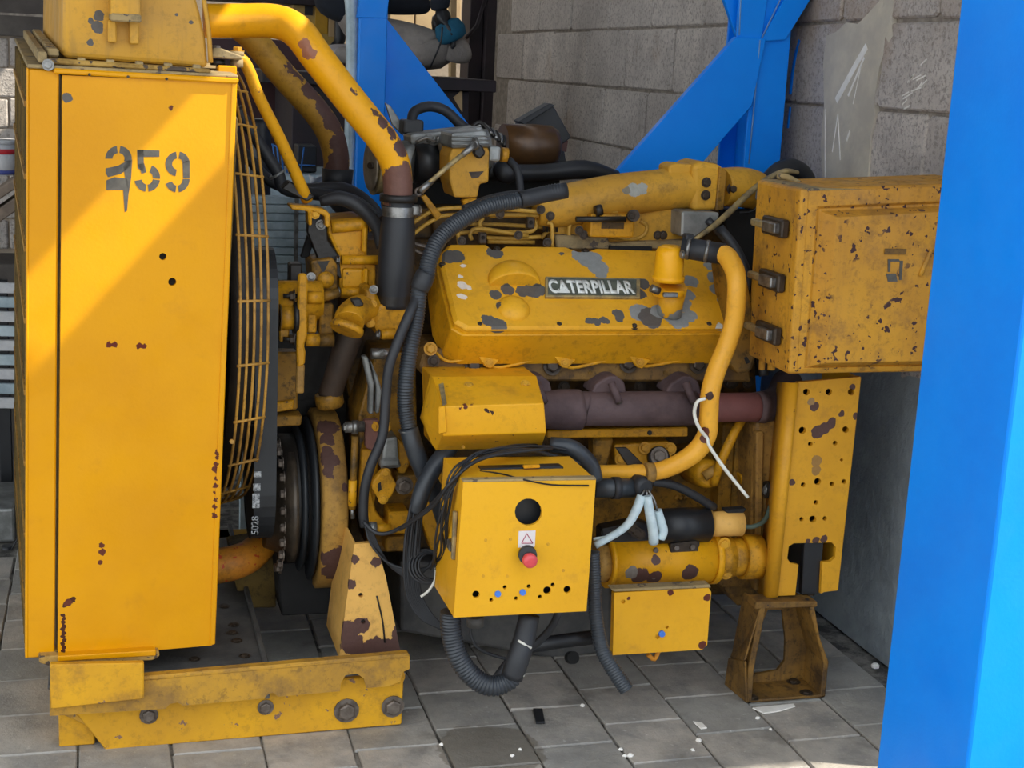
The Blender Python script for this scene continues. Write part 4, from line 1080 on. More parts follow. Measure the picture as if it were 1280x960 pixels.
# ================================================================ engine block and near cylinder bank
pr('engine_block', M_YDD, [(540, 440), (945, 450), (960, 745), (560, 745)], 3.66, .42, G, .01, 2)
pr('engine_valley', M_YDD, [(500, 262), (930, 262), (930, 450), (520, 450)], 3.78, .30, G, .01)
pr('oil_pan', M_SKIDTOP, [(500, 700), (765, 720), (765, 815), (700, 826), (500, 790)], 3.60, .4, G, .01, 2)
Ylid = lambda y: 3.61-(y-312)*.0023
LN = (P(700, 312, Ylid(312))-P(700, 410, Ylid(410))).normalized(); LN = V((1, 0, 0)).cross(LN).normalized()
if LN.y > 0: LN = -LN
_l0 = P(640, 312, Ylid(312))
def LP(x, y, off=0.0):
    d = CW + CR*((x-CX)/F_PX) - CU*((y-CY)/F_PX)
    return CAM + d*((_l0-CAM).dot(LN)/d.dot(LN)) + LN*off
M_LID = paint('valve_cover_yellow', (224, 164, 34), (212, 152, 30), dirt=.14, dirtc=(150, 108, 44), rough=.4,
   blobs=bl([(560, 324, 9, GREYCHIP), (569, 324, 9, GREYCHIP), (618, 320, 8, GREYCHIP), (735, 328, 12, PRIMER), (722, 322, 8, PRIMER), (747, 338, 11, PRIMER), (742, 326, 8, PRIMER), (750, 348, 6, PRIMER),
     (618, 372, 7, GREYCHIP), (626, 386, 6, GREYCHIP), (634, 366, 7, GREYCHIP), (664, 368, 9, GREYCHIP), (672, 366, 8, GREYCHIP), (652, 368, 7, GREYCHIP), (800, 395, 12, PRIMER), (812, 400, 13, GREYCHIP), (824, 393, 10, PRIMER), (848, 382, 12, PRIMER), (845, 402, 12, PRIMER), (861, 398, 8, PRIMER), (797, 370, 8, GREYCHIP), (803, 358, 7, GREYCHIP),
     (736, 404, 5, GREYCHIP), (745, 406, 5, GREYCHIP), (754, 404, 5, GREYCHIP), (772, 396, 6, GREYCHIP), (772, 402, 5, GREYCHIP), (610, 404, 8, GREYCHIP), (622, 409, 9, GREYCHIP), (892, 350, 9, PRIMER), (897, 366, 9, PRIMER), (902, 378, 7, PRIMER), (886, 336, 7, PRIMER), (700, 321, 3.4, GREYCHIP), (635, 350, 3, GREYCHIP), (862, 355, 8, PRIMER), (858, 372, 8, PRIMER),
     (578, 336, 3.6, (222, 206, 190)), (573, 348, 3.5, (222, 206, 190)), (578, 360, 6, (222, 206, 190)), (577, 374, 4.5, (222, 206, 190)), (585, 363, 4, (222, 206, 190)), (900, 412, 5, (200, 200, 190))], lambda x, y: LP(x, y, .006)), blobscale=42, blobamp=.024)
M_SKIRT = paint('cover_skirt_yellow', (216, 154, 18), (196, 138, 20), dirt=.30, dirtc=(120, 86, 34), rough=.42)
A = [(560, 309), (604, 309), (612, 315), (622, 316), (630, 311), (706, 312), (722, 318), (735, 318), (745, 314), (905, 320), (915, 328), (911, 404), (904, 412), (582, 413), (568, 405), (562, 380), (551, 334), (552, 320)]
lid_top = [LP(x, y, .004) for x, y in A]
cxm = sum((p for p in lid_top), V((0, 0, 0)))/len(lid_top)
inner = [cxm+(p-cxm)*.975+LN*.006 for p in lid_top]
b = MB(); b.loft([[p-LN*.02 for p in lid_top], lid_top, inner]); lid = b.build('valve_cover', M_LID, G)
lid['label'] = 'yellow valve cover with grey paint chips and maker plate'
ring = [LP(x, y, .002) for x, y in A]
out2 = []
for (x, y), p in zip(A, ring):
    q = cxm+(p-cxm)*1.03; out2.append(q)
basept = {}
Bp = [(548, 316, 3.74), (604, 316, 3.74), (612, 318, 3.74), (622, 318, 3.74), (630, 318, 3.74), (706, 318, 3.74), (722, 320, 3.74), (735, 320, 3.74), (745, 320, 3.74), (915, 326, 3.74), (934, 336, 3.70), (934, 444, 3.46), (924, 455, 3.44), (572, 456, 3.44), (552, 446, 3.46), (540, 420, 3.52), (534, 372, 3.62), (538, 330, 3.70)]
b = MB(); b.loft([[p-LN*.012 for p in out2], [p-LN*.02 for p in out2], [W(p) for p in Bp]], True, True)
skirt = b.build('cover_skirt', M_SKIRT, G, .003)
tb('cover_flange', M_SKIRT, [(540, 432, 3.47), (550, 446, 3.45), (566, 452, 3.435), (598, 446, 3.438), (612, 456, 3.438), (628, 459, 3.438), (690, 446, 3.438), (706, 456, 3.438), (722, 459, 3.438), (784, 445, 3.438), (800, 455, 3.438), (815, 457, 3.438), (880, 446, 3.438), (930, 452, 3.438)], 2.2, skirt, 8, 4)
b = MB(); b.tube([LP(x, y, .001) for x, y in A[10:]+A[:1]], .0026, 8); b.build('cover_bead', M_SKIRT, lid)
for x, y in ((553, 333), (621, 314), (731, 316), (599, 408), (698, 408), (792, 410), (885, 408)): bolt(LP(x, y, .004), 3.6, M_BOLTD, lid, LN, 1.1)
# raised domes on the cover
_dm = dome('cover_dome', M_LID, LP(642, 356, .004), LN, RP(LP(642, 352), 34), .050, lid, 32, 8)
_c = LP(642, 356, .004); _up = LN.cross(V((1, 0, 0))).normalized(); _up = _up if _up.z > 0 else -_up
for v in _dm.data.vertices:
    s_ = (v.co-_c).dot(_up)
    if s_ < -.012: v.co += _up*(-.012-s_)
dome('cover_dome', M_LID, LP(641, 389, .002), LN, RP(LP(641, 384), 22), .03, lid, 24, 6)
# maker plate
M_PLATE = plain('plate_green', (92, 96, 84), (70, 74, 66), .5, .2, scale=40)
M_PLATEB = plain('plate_brass', (172, 150, 100), (120, 108, 84), .5, .3, scale=40)
M_LETTER = plain('letter_white', (226, 228, 222), (206, 208, 202), .5, bump=0)
q = [LP(680, 352, .019), LP(798, 354, .019), LP(798, 378, .019), LP(680, 377, .019)]
b = MB(); b.prism(q, -LN*.018); mk = b.build('maker_plate', M_PLATEB, lid, .001)
q2 = [LP(683, 354.5, .0205), LP(793, 356, .0205), LP(793, 376, .0205), LP(683, 375, .0205)]
b = MB(); b.prism(q2, -LN*.002); b.build('plate_field', M_PLATE, lid)
o3 = LP(686, 373.5, .0205); ux = (LP(792, 374.5, .0205)-o3); wd = ux.length; ux.normalize(); uy = LN.cross(ux).normalized()
if uy.z < 0: uy = -uy
hh = (LP(686, 357, .0205)-o3).length
text_mesh('plate_lettering', 'CATERPILLAR', M_LETTER, lid, o3, ux, uy, wd, hh*.98, .0016, .034)
tri0 = o3+ux*(wd*.075); b = MB(); b.prism([tri0-uy*.0+LN*.0015, tri0+ux*(wd*.155)+LN*.0015, tri0+ux*(wd*.078)+uy*(hh*.55)+LN*.0015], -LN*.001); b.build('plate_triangle', M_PLATE, lid)
b = MB(); b.prism([tri0+ux*wd*.01+LN*.0025, tri0+ux*(wd*.145)+LN*.0025, tri0+ux*(wd*.078)+uy*(hh*.38)+LN*.0025], -LN*.001); b.build('plate_triangle', M_LETTER, lid)
# cylinder head strip with head bolts and clamp ears
M_HEAD = paint('head_oily', (150, 112, 50), (104, 78, 44), dirt=.6, dirtc=(70, 54, 40), chip=.25, chipc=(62, 46, 42), chipscale=12, rough=.55)
head = pr('cylinder_head', M_HEAD, [(530, 440), (545, 436), (935, 446), (940, 478), (535, 476), (524, 460)], 3.455, .20, G, .006)
for x, y in ((592, 457), (690, 458), (785, 455), (872, 456)): bolt((x, y, 3.45), 8, M_BOLTD, head, (0, -1, .35), .9)
bolt((538, 436, 3.44), 6, M_BOLTY, head, (0, -1, .2), 1.0); bolt((542, 451, 3.44), 5.5, M_BOLTD, head)
for x in (608, 703, 797):
    b = pr('clamp_ear', M_SKIRT, [(x-12, 444), (x+17, 450), (x+6, 461), (x-1, 459)], 3.425, .02, head, .002); bolt((x+3, 453, 3.423), 4, M_BOLTY, head)
for x, y in ((572, 468), (738, 466), (545, 464), (832, 466)): disc((x, y, 3.453), 3, M_YD, head, name='plug')
# exhaust manifold
M_MANI = plain('manifold_rust', (92, 74, 74), (70, 54, 56), .75, .1, scale=9, bump=.5, bscale=40, bdist=.006)
M_MANIR = plain('manifold_red', (120, 72, 68), (98, 58, 56), .7, .1, scale=7, bump=.2)
mani = tb('exhaust_manifold', M_MANI, [(640, 512, 3.40), (684, 512, 3.40), (700, 512, 3.40), (725, 512, 3.40), (727, 511, 3.40), (780, 511, 3.40), (868, 510, 3.40)], [24, 24, 25.5, 25.5, 22, 22, 21.5], G, 24, 3)
mr = tb('manifold_outlet', M_MANIR, [(866, 510, 3.40), (930, 509, 3.40), (948, 509, 3.40)], [18.5, 18.5, 18], mani, 22, 2)
tb('outlet_elbow', M_MANI, [(944, 509, 3.40), (962, 507, 3.43), (976, 498, 3.50), (984, 480, 3.60)], [19, 20, 20, 20], mani, 18, 5)
ax_cyl('outlet_band', M_MANI, (946, 509, 3.40), (1, 0, 0), [(0, .041), (.022, .043)], mani, 24)
for x in (672, 765, 858):
    pr('port_flange', M_MANI, [(x-26, 492), (x-20, 480), (x-4, 470), (x+6, 470), (x+16, 478), (x+19, 494)], 3.40, .08, mani, .006, 2)
    b = MB(); a = W((x-1, 478, 3.375)); c2 = W((x+9, 503, 3.355)); b.cyl(a, c2, RP(a, 5), RP(a, 4.5), 14); b.build('flange_stud', M_MANI, mani)
    bolt(c2, 3.5, M_BOLTD, mani, (c2-a))
for x, y in ((705, 484), (800, 483), (916, 478), (935, 478), (912, 478)): bolt((x, y, 3.50), 5.5, M_BOLTD, head)
# yellow rail below the manifold
pr('manifold_rail', M_YE, [(684, 538), (860, 534), (860, 546), (684, 548)], 3.42, .05, G, .003)
disc((812, 541, 3.419), 3.2, M_BLACK, G, name='rail_hole')
# sheet heat shield on its front end
M_SHIELD = paint('shield_yellow', (226, 164, 26), (216, 154, 24), dirt=.12, dirtc=(150, 106, 40), rough=.42, spot=.25, spotc=(96, 50, 36),
   blobs=bl([(582, 505, 3, RUST), (578, 508, 2.5, RUST), (590, 503, 2.5, RUST), (607, 514, 3, (60, 36, 26)), (615, 514, 3, (60, 36, 26))], 3.2))
s1 = [(540, 471, 3.34), (671, 470, 3.34)]; s2 = [(553, 508, 3.20), (680, 504, 3.20)]; s3 = [(553, 545, 3.20), (683, 541, 3.20)]; s4 = [(545, 563, 3.27), (677, 560, 3.27)]
L_ = [W(s1[0]), W(s2[0]), W(s3[0]), W(s4[0])]; R_ = [W(s1[1]), W(s2[1]), W(s3[1]), W(s4[1])]
b = MB(); th_ = V((0, .05, -.004))
b.loft([[L_[0], L_[1], L_[2], L_[3], L_[3]+V((0, .14, 0)), L_[0]+V((0, .12, 0))], [R_[0], R_[1], R_[2], R_[3], R_[3]+V((0, .14, 0)), R_[0]+V((0, .12, 0))]])
shield = b.build('heat_shield', M_SHIELD, G, .003, 2)
b = MB(); b.add([L_[0], L_[1], L_[2], L_[3], W((525, 522, 3.36))], [(0, 1, 4), (1, 2, 4), (2, 3, 4)]); b.add([L_[0]+V((0,.02,0)), L_[3]+V((0,.02,0)), W((525, 522, 3.37))], [(0, 1, 2)]); b.build('shield_end', M_SHIELD, shield)
pr('shield_strap', M_PLATEB, [(548, 480, 3.29), (554, 478, 3.29), (558, 504, 3.20), (553, 507, 3.20)], None, (0, -.006, 0), shield, .002)
pr('shield_strap', M_SHIELD, [(548, 508, 3.20), (556, 507, 3.20), (558, 540, 3.20), (548, 542, 3.20)], None, (0, -.006, 0), shield, .002)
for x, y, Y in ((586, 482, 3.295), (657, 480, 3.295)): bolt((x, y, Y), 4.5, M_BOLTY, shield, (0, -.6, .8), .5)
for x, y in ((583, 546), (579, 559)): disc((x, y, 3.215), 2.2, M_BOLTY, shield)
# ================================================================ breather and coolant return tube
br = ax_cyl('breather', M_LID, P(835, 352, 3.40), (0, .0, 1), [(0, .040), (.008, .042), (.014, .041), (.016, .0375), (.075, .036), (.086, .031), (.092, .02)], G, 32)
M_CAP = paint('breather_yellow', (238, 170, 22), (230, 160, 20), dirt=.05, rough=.32)
br.data.materials.clear(); br.data.materials.append(M_CAP)
ax_cyl('breather_neck', M_LID, P(836, 392, 3.42), (0, -.25, 1), [(0, .034), (.03, .032), (.075, .036)], br, 24)
ax_cyl('breather_band', M_CAP, P(835, 370, 3.395), (0, 0, 1), [(0, .040), (.018, .040)], br, 28)
bx('band_latch', M_STEEL, 830, 366, 848, 372, 3.345, .012, br, .002); cy('band_screw', M_STEEL, (814, 360, 3.36), (824, 364, 3.36), 5, br, n=12)
bh = cy('breather_hose', M_RUBBER, (852, 309, 3.38), (906, 318, 3.33), 13.5, G)
for t in (.12, .55):
    a = W((852, 309, 3.38)).lerp(W((906, 318, 3.33)), t); ax = W((906, 318, 3.33))-W((852, 309, 3.38))
    ax_cyl('hose_clip', M_STEEL, a, ax, [(0, RP(a, 14.4)), (.009, RP(a, 14.4))], bh, 24)
bolt((853, 318, 3.35), 4, M_STEEL, bh, (-1, -.3, 0)); bx('clip_lug', M_RUBBER, 858, 293, 868, 302, 3.36, .03, bh, .003)
M_TUBEY = paint('tube_yellow', (232, 168, 52), (220, 156, 44), dirt=.12, dirtc=(150, 110, 56), rough=.36,
   blobs=bl([(919, 387, 4, (60, 36, 26)), (923, 403, 3, (60, 36, 26)), (900, 445, 3, (60, 36, 26)), (887, 495, 4, (60, 36, 26)), (881, 540, 5, RUST), (881, 548, 5, RUST), (772, 596, 6, RUST), (812, 588, 8, RUST), (806, 594, 8, RUST)], 3.21), blobscale=70, blobamp=.01)
ct_ = tb('breather_tube', M_TUBEY, [(902, 317, 3.33), (910, 322, 3.31), (919, 340, 3.27), (921, 362, 3.25), (918, 400, 3.25), (909, 430, 3.25), (896, 462, 3.24), (888, 490, 3.23), (886, 520, 3.23), (883, 545, 3.23), (868, 566, 3.23), (842, 582, 3.24), (815, 590, 3.26), (780, 591, 3.30), (738, 592, 3.34)], [12, 12.5, 12.5, 12, 12, 12, 12, 12, 12, 12.5, 12.5, 11.5, 11, 10.5, 10.5], G, 18, 5)
ax_cyl('tube_clip', M_DAMP, (806, 591, 3.255), (1, 0, 0), [(0, .025), (.022, .025)], ct_, 20)
pr('tube_bracket', M_GREASE_SHADE, [(770, 560), (784, 560), (806, 582), (802, 594), (790, 590)], 3.29, .012, ct_, .002)
# white cable tie
M_TIE = plain('white_nylon', (226, 224, 212), (208, 206, 196), .4, bump=0)
M_SLEEVE = plain('white_sleeve', (206, 222, 226), (180, 200, 206), .55, scale=30, bump=.1)
tie = tb('cable_tie', M_TIE, [(882, 498, 3.20), (872, 502, 3.21), (868, 514, 3.22), (870, 526, 3.22), (876, 538, 3.20), (884, 548, 3.17), (887, 558, 3.165), (906, 586, 3.15), (935, 622, 3.13)], [2, 2.4, 2.4, 2.4, 2.4, 2.2, 2.2, 2.4, 2], G, 8, 5)
# ================================================================ block side: covers, bosses, ribs
sc = pr('side_cover', M_YE, [(768, 556), (838, 552), (842, 580), (834, 600), (770, 602)], 3.46, .20, G, .006, 2)
for x, y in ((806, 560), (838, 561), (776, 574)): bolt((x, y, 3.455), 5.5, M_BOLTY, sc, (0, -1, .2))
ax_cyl('cover_plug', M_GREASE_SHADE, (822, 572, 3.455), (0, -1, .3), [(0, .03), (.012, .03), (.016, .024)], sc, 20); bolt((824, 570, 3.44), 8, M_BOLT, sc, (0, -1, .3))
pr('block_rib', M_YD, [(742, 548), (768, 548), (758, 590), (742, 592)], 3.44, .05, G, .006)
blk = pr('lower_block', M_YD, [(740, 590), (900, 560), (910, 690), (742, 690)], 3.56, .12, G, .008)
for i in range(6): dome('casting_mark', M_YD, (822+i*7 if i < 3 else 828+i*6, 600 if i < 3 else 622, 3.556), (0, -1, 0), .008, .004, blk, 10, 3)
bs = ax_cyl('block_boss', M_YE, (884, 592, 3.46), (0, -1, .1), [(-.1, .042), (.0, .040), (.012, .036), (.018, .028)], G, 24)
pr('boss_plate', M_YE, [(868, 580), (896, 576), (902, 596), (894, 610), (872, 606)], 3.475, .08, bs, .008, 2)
cy('boss_tube', M_DAMP, (880, 596, 3.435), (898, 584, 3.435), 6, bs); dome('boss_hole', M_BLACK, (892, 588, 3.43), (0, -1, 0), .009, .002, bs, 12, 2)
tb('dipstick_tube', M_YE, [(930, 520, 3.44), (916, 545, 3.42), (900, 580, 3.42), (892, 605, 3.44)], 6, G, 10, 4)
for x0, x1 in ((905, 920), (922, 932)): pr('block_rib', M_YD, [(x0, 530), (x1, 530), (x1-6, 640), (x0-8, 640)], 3.50, .06, G, .005)
# flywheel housing
M_FLY = paint('housing_brown', (164, 122, 58), (130, 98, 52), dirt=.6, dirtc=(84, 62, 40), rough=.55, streak=.3)
fly = pr('flywheel_housing', M_FLY, [(944, 528), (984, 520), (986, 742), (946, 742), (940, 660)], 3.40, .30, G, .012, 2)
pr('housing_rib', M_FLY, [(946, 540), (956, 540), (952, 740), (944, 740)], 3.385, .03, fly, .005)
pr('housing_rib', M_FLY, [(906, 600), (940, 560), (944, 745), (925, 760), (908, 740)], 3.52, .12, G, .008)
pr('housing_shoulder', M_FLY, [(895, 655), (945, 655), (948, 735), (900, 735)], 3.46, .12, G, .01)
pr('inspection_pad', M_YE, [(926, 594), (938, 592), (943, 605), (942, 618), (930, 622)], 3.47, .06, G, .006, 2)
pr('gap_shadow_fill', M_GREASE_SHADE, [(925, 530), (944, 530), (942, 592), (928, 592)], 3.54, .02, G)  # dark plate added to stand in for shadow beside the housing
pr('rear_flange', M_YD, [(914, 335), (934, 342), (944, 400), (948, 440), (940, 465), (922, 468), (908, 450), (912, 420), (920, 380)], 3.34, .14, G, .010, 2)
pr('flange_chip', M_BLACK, [(930, 447), (934, 446), (938, 453), (933, 455)], 3.338, .003, G, 0)
bolt((961, 612, 3.37), 6, M_STEEL, G); cy('lift_eye', M_GREASE_SHADE, (957, 612, 3.37), (960, 612, 3.37), 11, G)
tb('green_wire', plain('green_wire', (74, 92, 80), (60, 74, 66), .6), [(926, 658, 3.3), (942, 658, 3.30), (956, 650, 3.31), (964, 630, 3.34)], 3, G, 8, 4)
# starter motor
M_START = paint('starter_yellow', (224, 160, 18), (206, 146, 20), dirt=.18, dirtc=(120, 86, 36), rough=.4, spot=.25, spotc=(70, 46, 34),
   blobs=bl([(800, 720, 9, BROWN), (818, 722, 8, BROWN), (862, 716, 9, BROWN), (820, 700, 5, BROWN)], 3.27)+bl([(790, 717, 7, (120, 112, 104))], 3.265), blobscale=40, blobamp=.02)
y_s = 3.33
st = cy('starter_motor', M_START, (757, 703, y_s), (888, 697, y_s), 31, G, n=40)
cy('starter_end', M_DAMP, (742, 704, y_s), (757, 703, y_s), 25, st); cy('starter_band', M_START, (757, 703, y_s), (762, 703, y_s), 32, st, n=40)
cy('starter_flange', M_START, (886, 697, y_s), (893, 697, y_s), 33, st, n=36)
cy('starter_nose', M_YE, (892, 697, y_s), (912, 696, y_s), 29, st, 26, n=30); cy('starter_nose', M_YE, (910, 696, y_s), (928, 696, y_s), 24, st, n=30)
cy('starter_nose', M_YE, (926, 696, y_s), (948, 696, y_s), 28, st, n=30)
for x, y in ((905, 680), (908, 716), (920, 704)): bolt((x, y, y_s-.045), 6, M_BOLTY, st)
pr('brush_window', M_START, [(818, 704), (854, 702), (856, 716), (820, 719)], 3.272, .02, st, .003, 2)
pr('starter_patch', M_BOLTD, [(838, 680), (872, 676), (874, 692), (858, 698), (838, 693)], 3.278, .02, st, .002)
for x, y in ((846, 685), (866, 684), (817, 721), (857, 718), (820, 688)): disc((x, y, 3.274), 3.4, M_BOLT, st)
disc((786, 714, 3.275), 9, M_START, st, name='terminal_cap')
sol = cy('solenoid', M_BLACKP, (820, 658, 3.31), (884, 655, 3.31), 22, st, n=32); cy('solenoid_cap', M_PALEYEL, (884, 655, 3.31), (926, 654, 3.31), 16, st, n=28)
cy('solenoid_ring', M_DAMP, (880, 655, 3.31), (886, 655, 3.31), 20, st, n=28)
pr('solenoid_bracket', M_BLACKP, [(838, 674), (876, 672), (874, 690), (840, 694)], 3.285, .02, st, .003)
pr('solenoid_lug', M_BLACK, [(906, 638), (934, 636), (924, 650), (912, 646)], 3.30, .03, st, .003)
for x, y in ((795, 665), (800, 668), (790, 660)): bolt((x, y, 3.29), 5, M_BOLTD, st)
pr('terminal_block', M_GREASE_SHADE, [(752, 662), (800, 652), (824, 662), (820, 684), (786, 682), (752, 680)], 3.31, .05, st, .005)
# conduit tee with white sleeved wires
tee = cy('conduit', M_CORR, (742, 610, 3.26), (792, 610, 3.26), 12, G); cy('conduit_clip', M_RUBBER, (765, 610, 3.26), (774, 610, 3.26), 14, tee)
ax_cyl('conduit_plug', M_RUBBER, (802, 607, 3.25), (.2, -1, -.1), [(-.02, .026), (.012, .026), (.02, .018)], tee, 22)
tb('conduit_cable', M_RUBBER, [(812, 602, 3.26), (840, 606, 3.27), (866, 618, 3.28), (892, 634, 3.31)], 5.5, tee, 12, 4)
tb('wire_sleeve', M_SLEEVE, [(802, 620, 3.22), (794, 640, 3.21), (780, 660, 3.21), (744, 682, 3.21)], [6, 6, 5, 4.5], G, 12, 5)
tb('wire_sleeve', M_SLEEVE, [(800, 624, 3.23), (788, 652, 3.23), (768, 668, 3.23), (742, 674, 3.23)], [2, 2, 2, 2], G, 8, 5)
tb('wire_sleeve', M_SLEEVE, [(809, 620, 3.215), (812, 640, 3.21), (816, 662, 3.21), (817, 678, 3.22)], [5.5, 6.2, 6.5, 6.5], G, 12, 5)
tb('wire_sleeve', M_SLEEVE, [(822, 638, 3.22), (826, 652, 3.22), (829, 664, 3.22), (826, 674, 3.22)], [5.5, 6, 6, 5], G, 12, 5)
for pts in ([(806, 612, 3.23), (800, 622, 3.22)], [(808, 612, 3.23), (809, 622, 3.22)], [(810, 612, 3.23), (818, 626, 3.22), (822, 640, 3.22)]): tb('bare_wire', M_STEEL, pts, 1.4, G, 6, 3)
# small junction box under the starter
M_JB = paint('junction_yellow', (226, 166, 34), (216, 156, 30), dirt=.06, dirtc=(160, 110, 50), rough=.38, blobs=bl([(838, 741, 3, RUST), (884, 747, 4, RUST), (878, 806, 4, RUST), (786, 748, 2, RUST)], 3.16), blobscale=60, blobamp=.008)
jb = plate('junction_box', M_JB, [(768, 741), (886, 735), (889, 740), (884, 806), (878, 812), (766, 819)], [(779, 752, 2.6), (822, 796, 2.8), (834, 784, 2)], 3.16, .006, G)
jb['label'] = 'small yellow junction box with a blue plug'
pr('box_body', M_JB, [(768, 741), (886, 736), (882, 811), (766, 818)], 3.168, .025, jb, .004)
pr('box_rim', M_DUSTY, [(764, 737), (888, 731), (889, 735), (768, 740)], 3.160, .034, jb, .002)
M_BLUEPLUG = plain('blue_plug', (74, 128, 214), (60, 110, 196), .35, bump=0)
M_HOLE = plain('hole_dark', (24, 18, 14), (18, 14, 12), .9, bump=0)
disc((827, 792, 3.158), 4.2, M_BLUEPLUG, jb, h=.006, name='blue_plug')
tb('box_bracket', M_ORANGE, [(810, 818, 3.18), (818, 824, 3.18), (824, 812, 3.18)], 3, jb, 8, 3)
# ================================================================ top of the engine
duct = tb('air_duct', M_YE, [(670, 262, 3.66), (700, 258, 3.66), (760, 246, 3.66), (820, 238, 3.67), (872, 232, 3.68)], [20, 26, 27, 26, 27], G, 24, 5)
M_DUCT = paint('duct_yellow', (206, 154, 48), (184, 136, 48), dirt=.28, dirtc=(120, 92, 48), rough=.48, blobs=bl([(795, 236, 8, (150, 150, 142)), (806, 234, 8, (150, 150, 142)), (785, 238, 5, (120, 112, 96)), (818, 230, 5, (150, 150, 142))], 3.6), blobscale=50, blobamp=.02)
duct.data.materials.clear(); duct.data.materials.append(M_DUCT)
pr('duct_foot', M_DUCT, [(694, 240), (720, 262), (860, 256), (862, 320), (700, 320), (690, 280)], 3.66, .10, G, .012, 2)
ek = pr('duct_elbow', M_DUCT, [(866, 206), (880, 202), (902, 206), (909, 216), (905, 262), (866, 264)], 3.62, .14, G, .014, 3)
for p in ((883, 228), (882, 244)): bolt((p[0], p[1], 3.617), 4.5, M_BOLTD, ek)
pr('elbow_edge', M_YD, [(900, 208), (909, 214), (905, 262), (895, 264)], 3.61, .02, ek, .003)
pr('duct_lug', M_DUCT, [(836, 208), (844, 204), (872, 206), (872, 218), (836, 220)], 3.64, .08, ek, .006, 2); bolt((843, 205, 3.66), 3, M_BOLTY, ek, (0, 0, 1))
tb('duct_bend', M_DUCT, [(900, 234, 3.70), (925, 234, 3.72), (945, 240, 3.76), (955, 262, 3.82)], [24, 25, 24, 22], G, 20, 5)
bolt((915, 236, 3.66), 5, M_BOLTD, G, (0, -1, 0), 1.2)
pr('grey_pad', M_ALUM, [(853, 264), (900, 266), (898, 276), (868, 298), (852, 296)], 3.58, .10, G, .005)
# large black air ring behind the terminal box
b = MB(); b.torus(P(984, 245, 3.95), (.25, -1, 0), .085, .026, 40, 12); b.build('air_cleaner_ring', M_RUBBER, G)
ax_cyl('air_cleaner', M_BLACKP, P(984, 250, 3.96), (.25, -1, 0), [(-.06, .09), (.0, .09), (.01, .05)], G, 30)
# stay strap from breather to the ring
tb('stay_strap', M_PLATEB, [(868, 300, 3.5), (900, 276, 3.56), (940, 238, 3.66), (962, 222, 3.7), (982, 214, 3.7), (998, 216, 3.7)], [2.5, 4, 4, 3.5, 3.5, 2.5], G, 10, 4)
tb('rear_cable', M_RUBBER, [(900, 285, 3.55), (925, 320, 3.5), (945, 380, 3.46), (950, 440, 3.44), (955, 470, 3.42)], 6, G, 10, 4)
tb('rear_cable', M_BLACKP, [(884, 274, 3.58), (905, 298, 3.56), (928, 330, 3.5), (938, 365, 3.45)], 5, G, 10, 4)
pr('rear_gap_shade', M_BLACK, [(905, 262), (960, 262), (960, 470), (930, 470)], 3.72, .04, G)  # black sheet stands in for the shaded gap behind the cables
tb('small_cable', M_BLACKP, [(925, 266, 3.68), (940, 264, 3.68), (954, 250, 3.68), (958, 238, 3.68)], 1.6, G, 6, 4)
bx('cable_tag', M_ALUM, 945, 238, 955, 250, 3.66, .006, G)
# governor and throttle linkage
gv = pr('governor', M_DUCT, [(566, 185), (610, 184), (612, 190), (611, 228), (600, 230), (597, 247), (568, 247), (562, 225), (562, 196)], 3.60, .12, G, .005, 2)
pr('governor_chip', M_BOLTD, [(586, 215), (605, 214), (598, 222), (590, 223)], 3.598, .004, gv, 0)
pr('governor_cover', M_ALUM, [(564, 166), (608, 163), (614, 184), (564, 186)], 3.59, .13, gv, .008, 2)
for i in range(3): tb('cover_line', M_ALUM, [(565, 171+i*5, 3.588), (612, 170+i*5, 3.588)], 1.1, gv, 6, 1)
bx('governor_port', M_ALUM, 612, 183, 626, 202, 3.60, .08, gv, .006, 2); cy('governor_union', M_BOLTY, (626, 193, 3.64), (634, 194, 3.64), 9, gv)
cy('shaft_end', M_STEEL, (592, 180, 3.56), (597, 179, 3.56), 8, gv); pr('lever', M_GREASE_SHADE, [(592, 182), (602, 180), (608, 192), (600, 200), (592, 194)], 3.565, .02, gv, .005)
tb('throttle_rod', M_PLATEB, [(528, 236, 3.52), (560, 208, 3.53), (592, 182, 3.55)], [3, 3.2, 3.2], G, 10, 1)
tb('rod_end', M_STEEL, [(524, 240, 3.52), (540, 226, 3.525)], [5, 3.6], G, 10, 1); tb('rod_end', M_STEEL, [(578, 194, 3.54), (594, 180, 3.55)], [3.6, 5], G, 10, 1)
b = MB(); b.torus(P(523, 240, 3.52), (.2, -1, 0), .008, .004, 18, 8); b.build('rod_eye', M_BOLT, G)
pr('rod_lever', M_YE, [(526, 246), (532, 243), (552, 268), (546, 276)], 3.54, .012, G, .002)
# intake bell, black band, alloy body, brown canister (one line of parts along the far side)
bell = ax_cyl('intake_bell', M_PLATEB, P(466, 207, 3.86), (1, .1, 0), [(0, .078), (.02, .074), (.06, .062)], G, 32)
M_BELLIN = plain('bell_inside', (150, 138, 118), (110, 100, 84), .7)
ax_cyl('bell_core', M_BELLIN, P(464, 207, 3.86), (1, .1, 0), [(-.004, .066), (.002, .066)], bell, 28); cy('bell_rod', M_BOLTD, (462, 207, 3.82), (472, 207, 3.84), 4, bell)
cy('black_band', M_BLACKP, (518, 204, 3.80), (548, 202, 3.80), 26, G, n=32)
cy('alloy_body', M_ALUM, (545, 194, 3.80), (610, 186, 3.80), 25, G, n=32); pr('alloy_top', M_ALUM, [(512, 168), (604, 158), (606, 172), (514, 182)], 3.78, .10, G, .008, 2)
cy('alloy_body', M_ALUM, (500, 200, 3.82), (520, 204, 3.80), 25, G, n=30)
for x, y in ((532, 176), (537, 172), (541, 178)): bolt((x, y, 3.72), 5, M_STEEL, G, (0, -.5, 1))
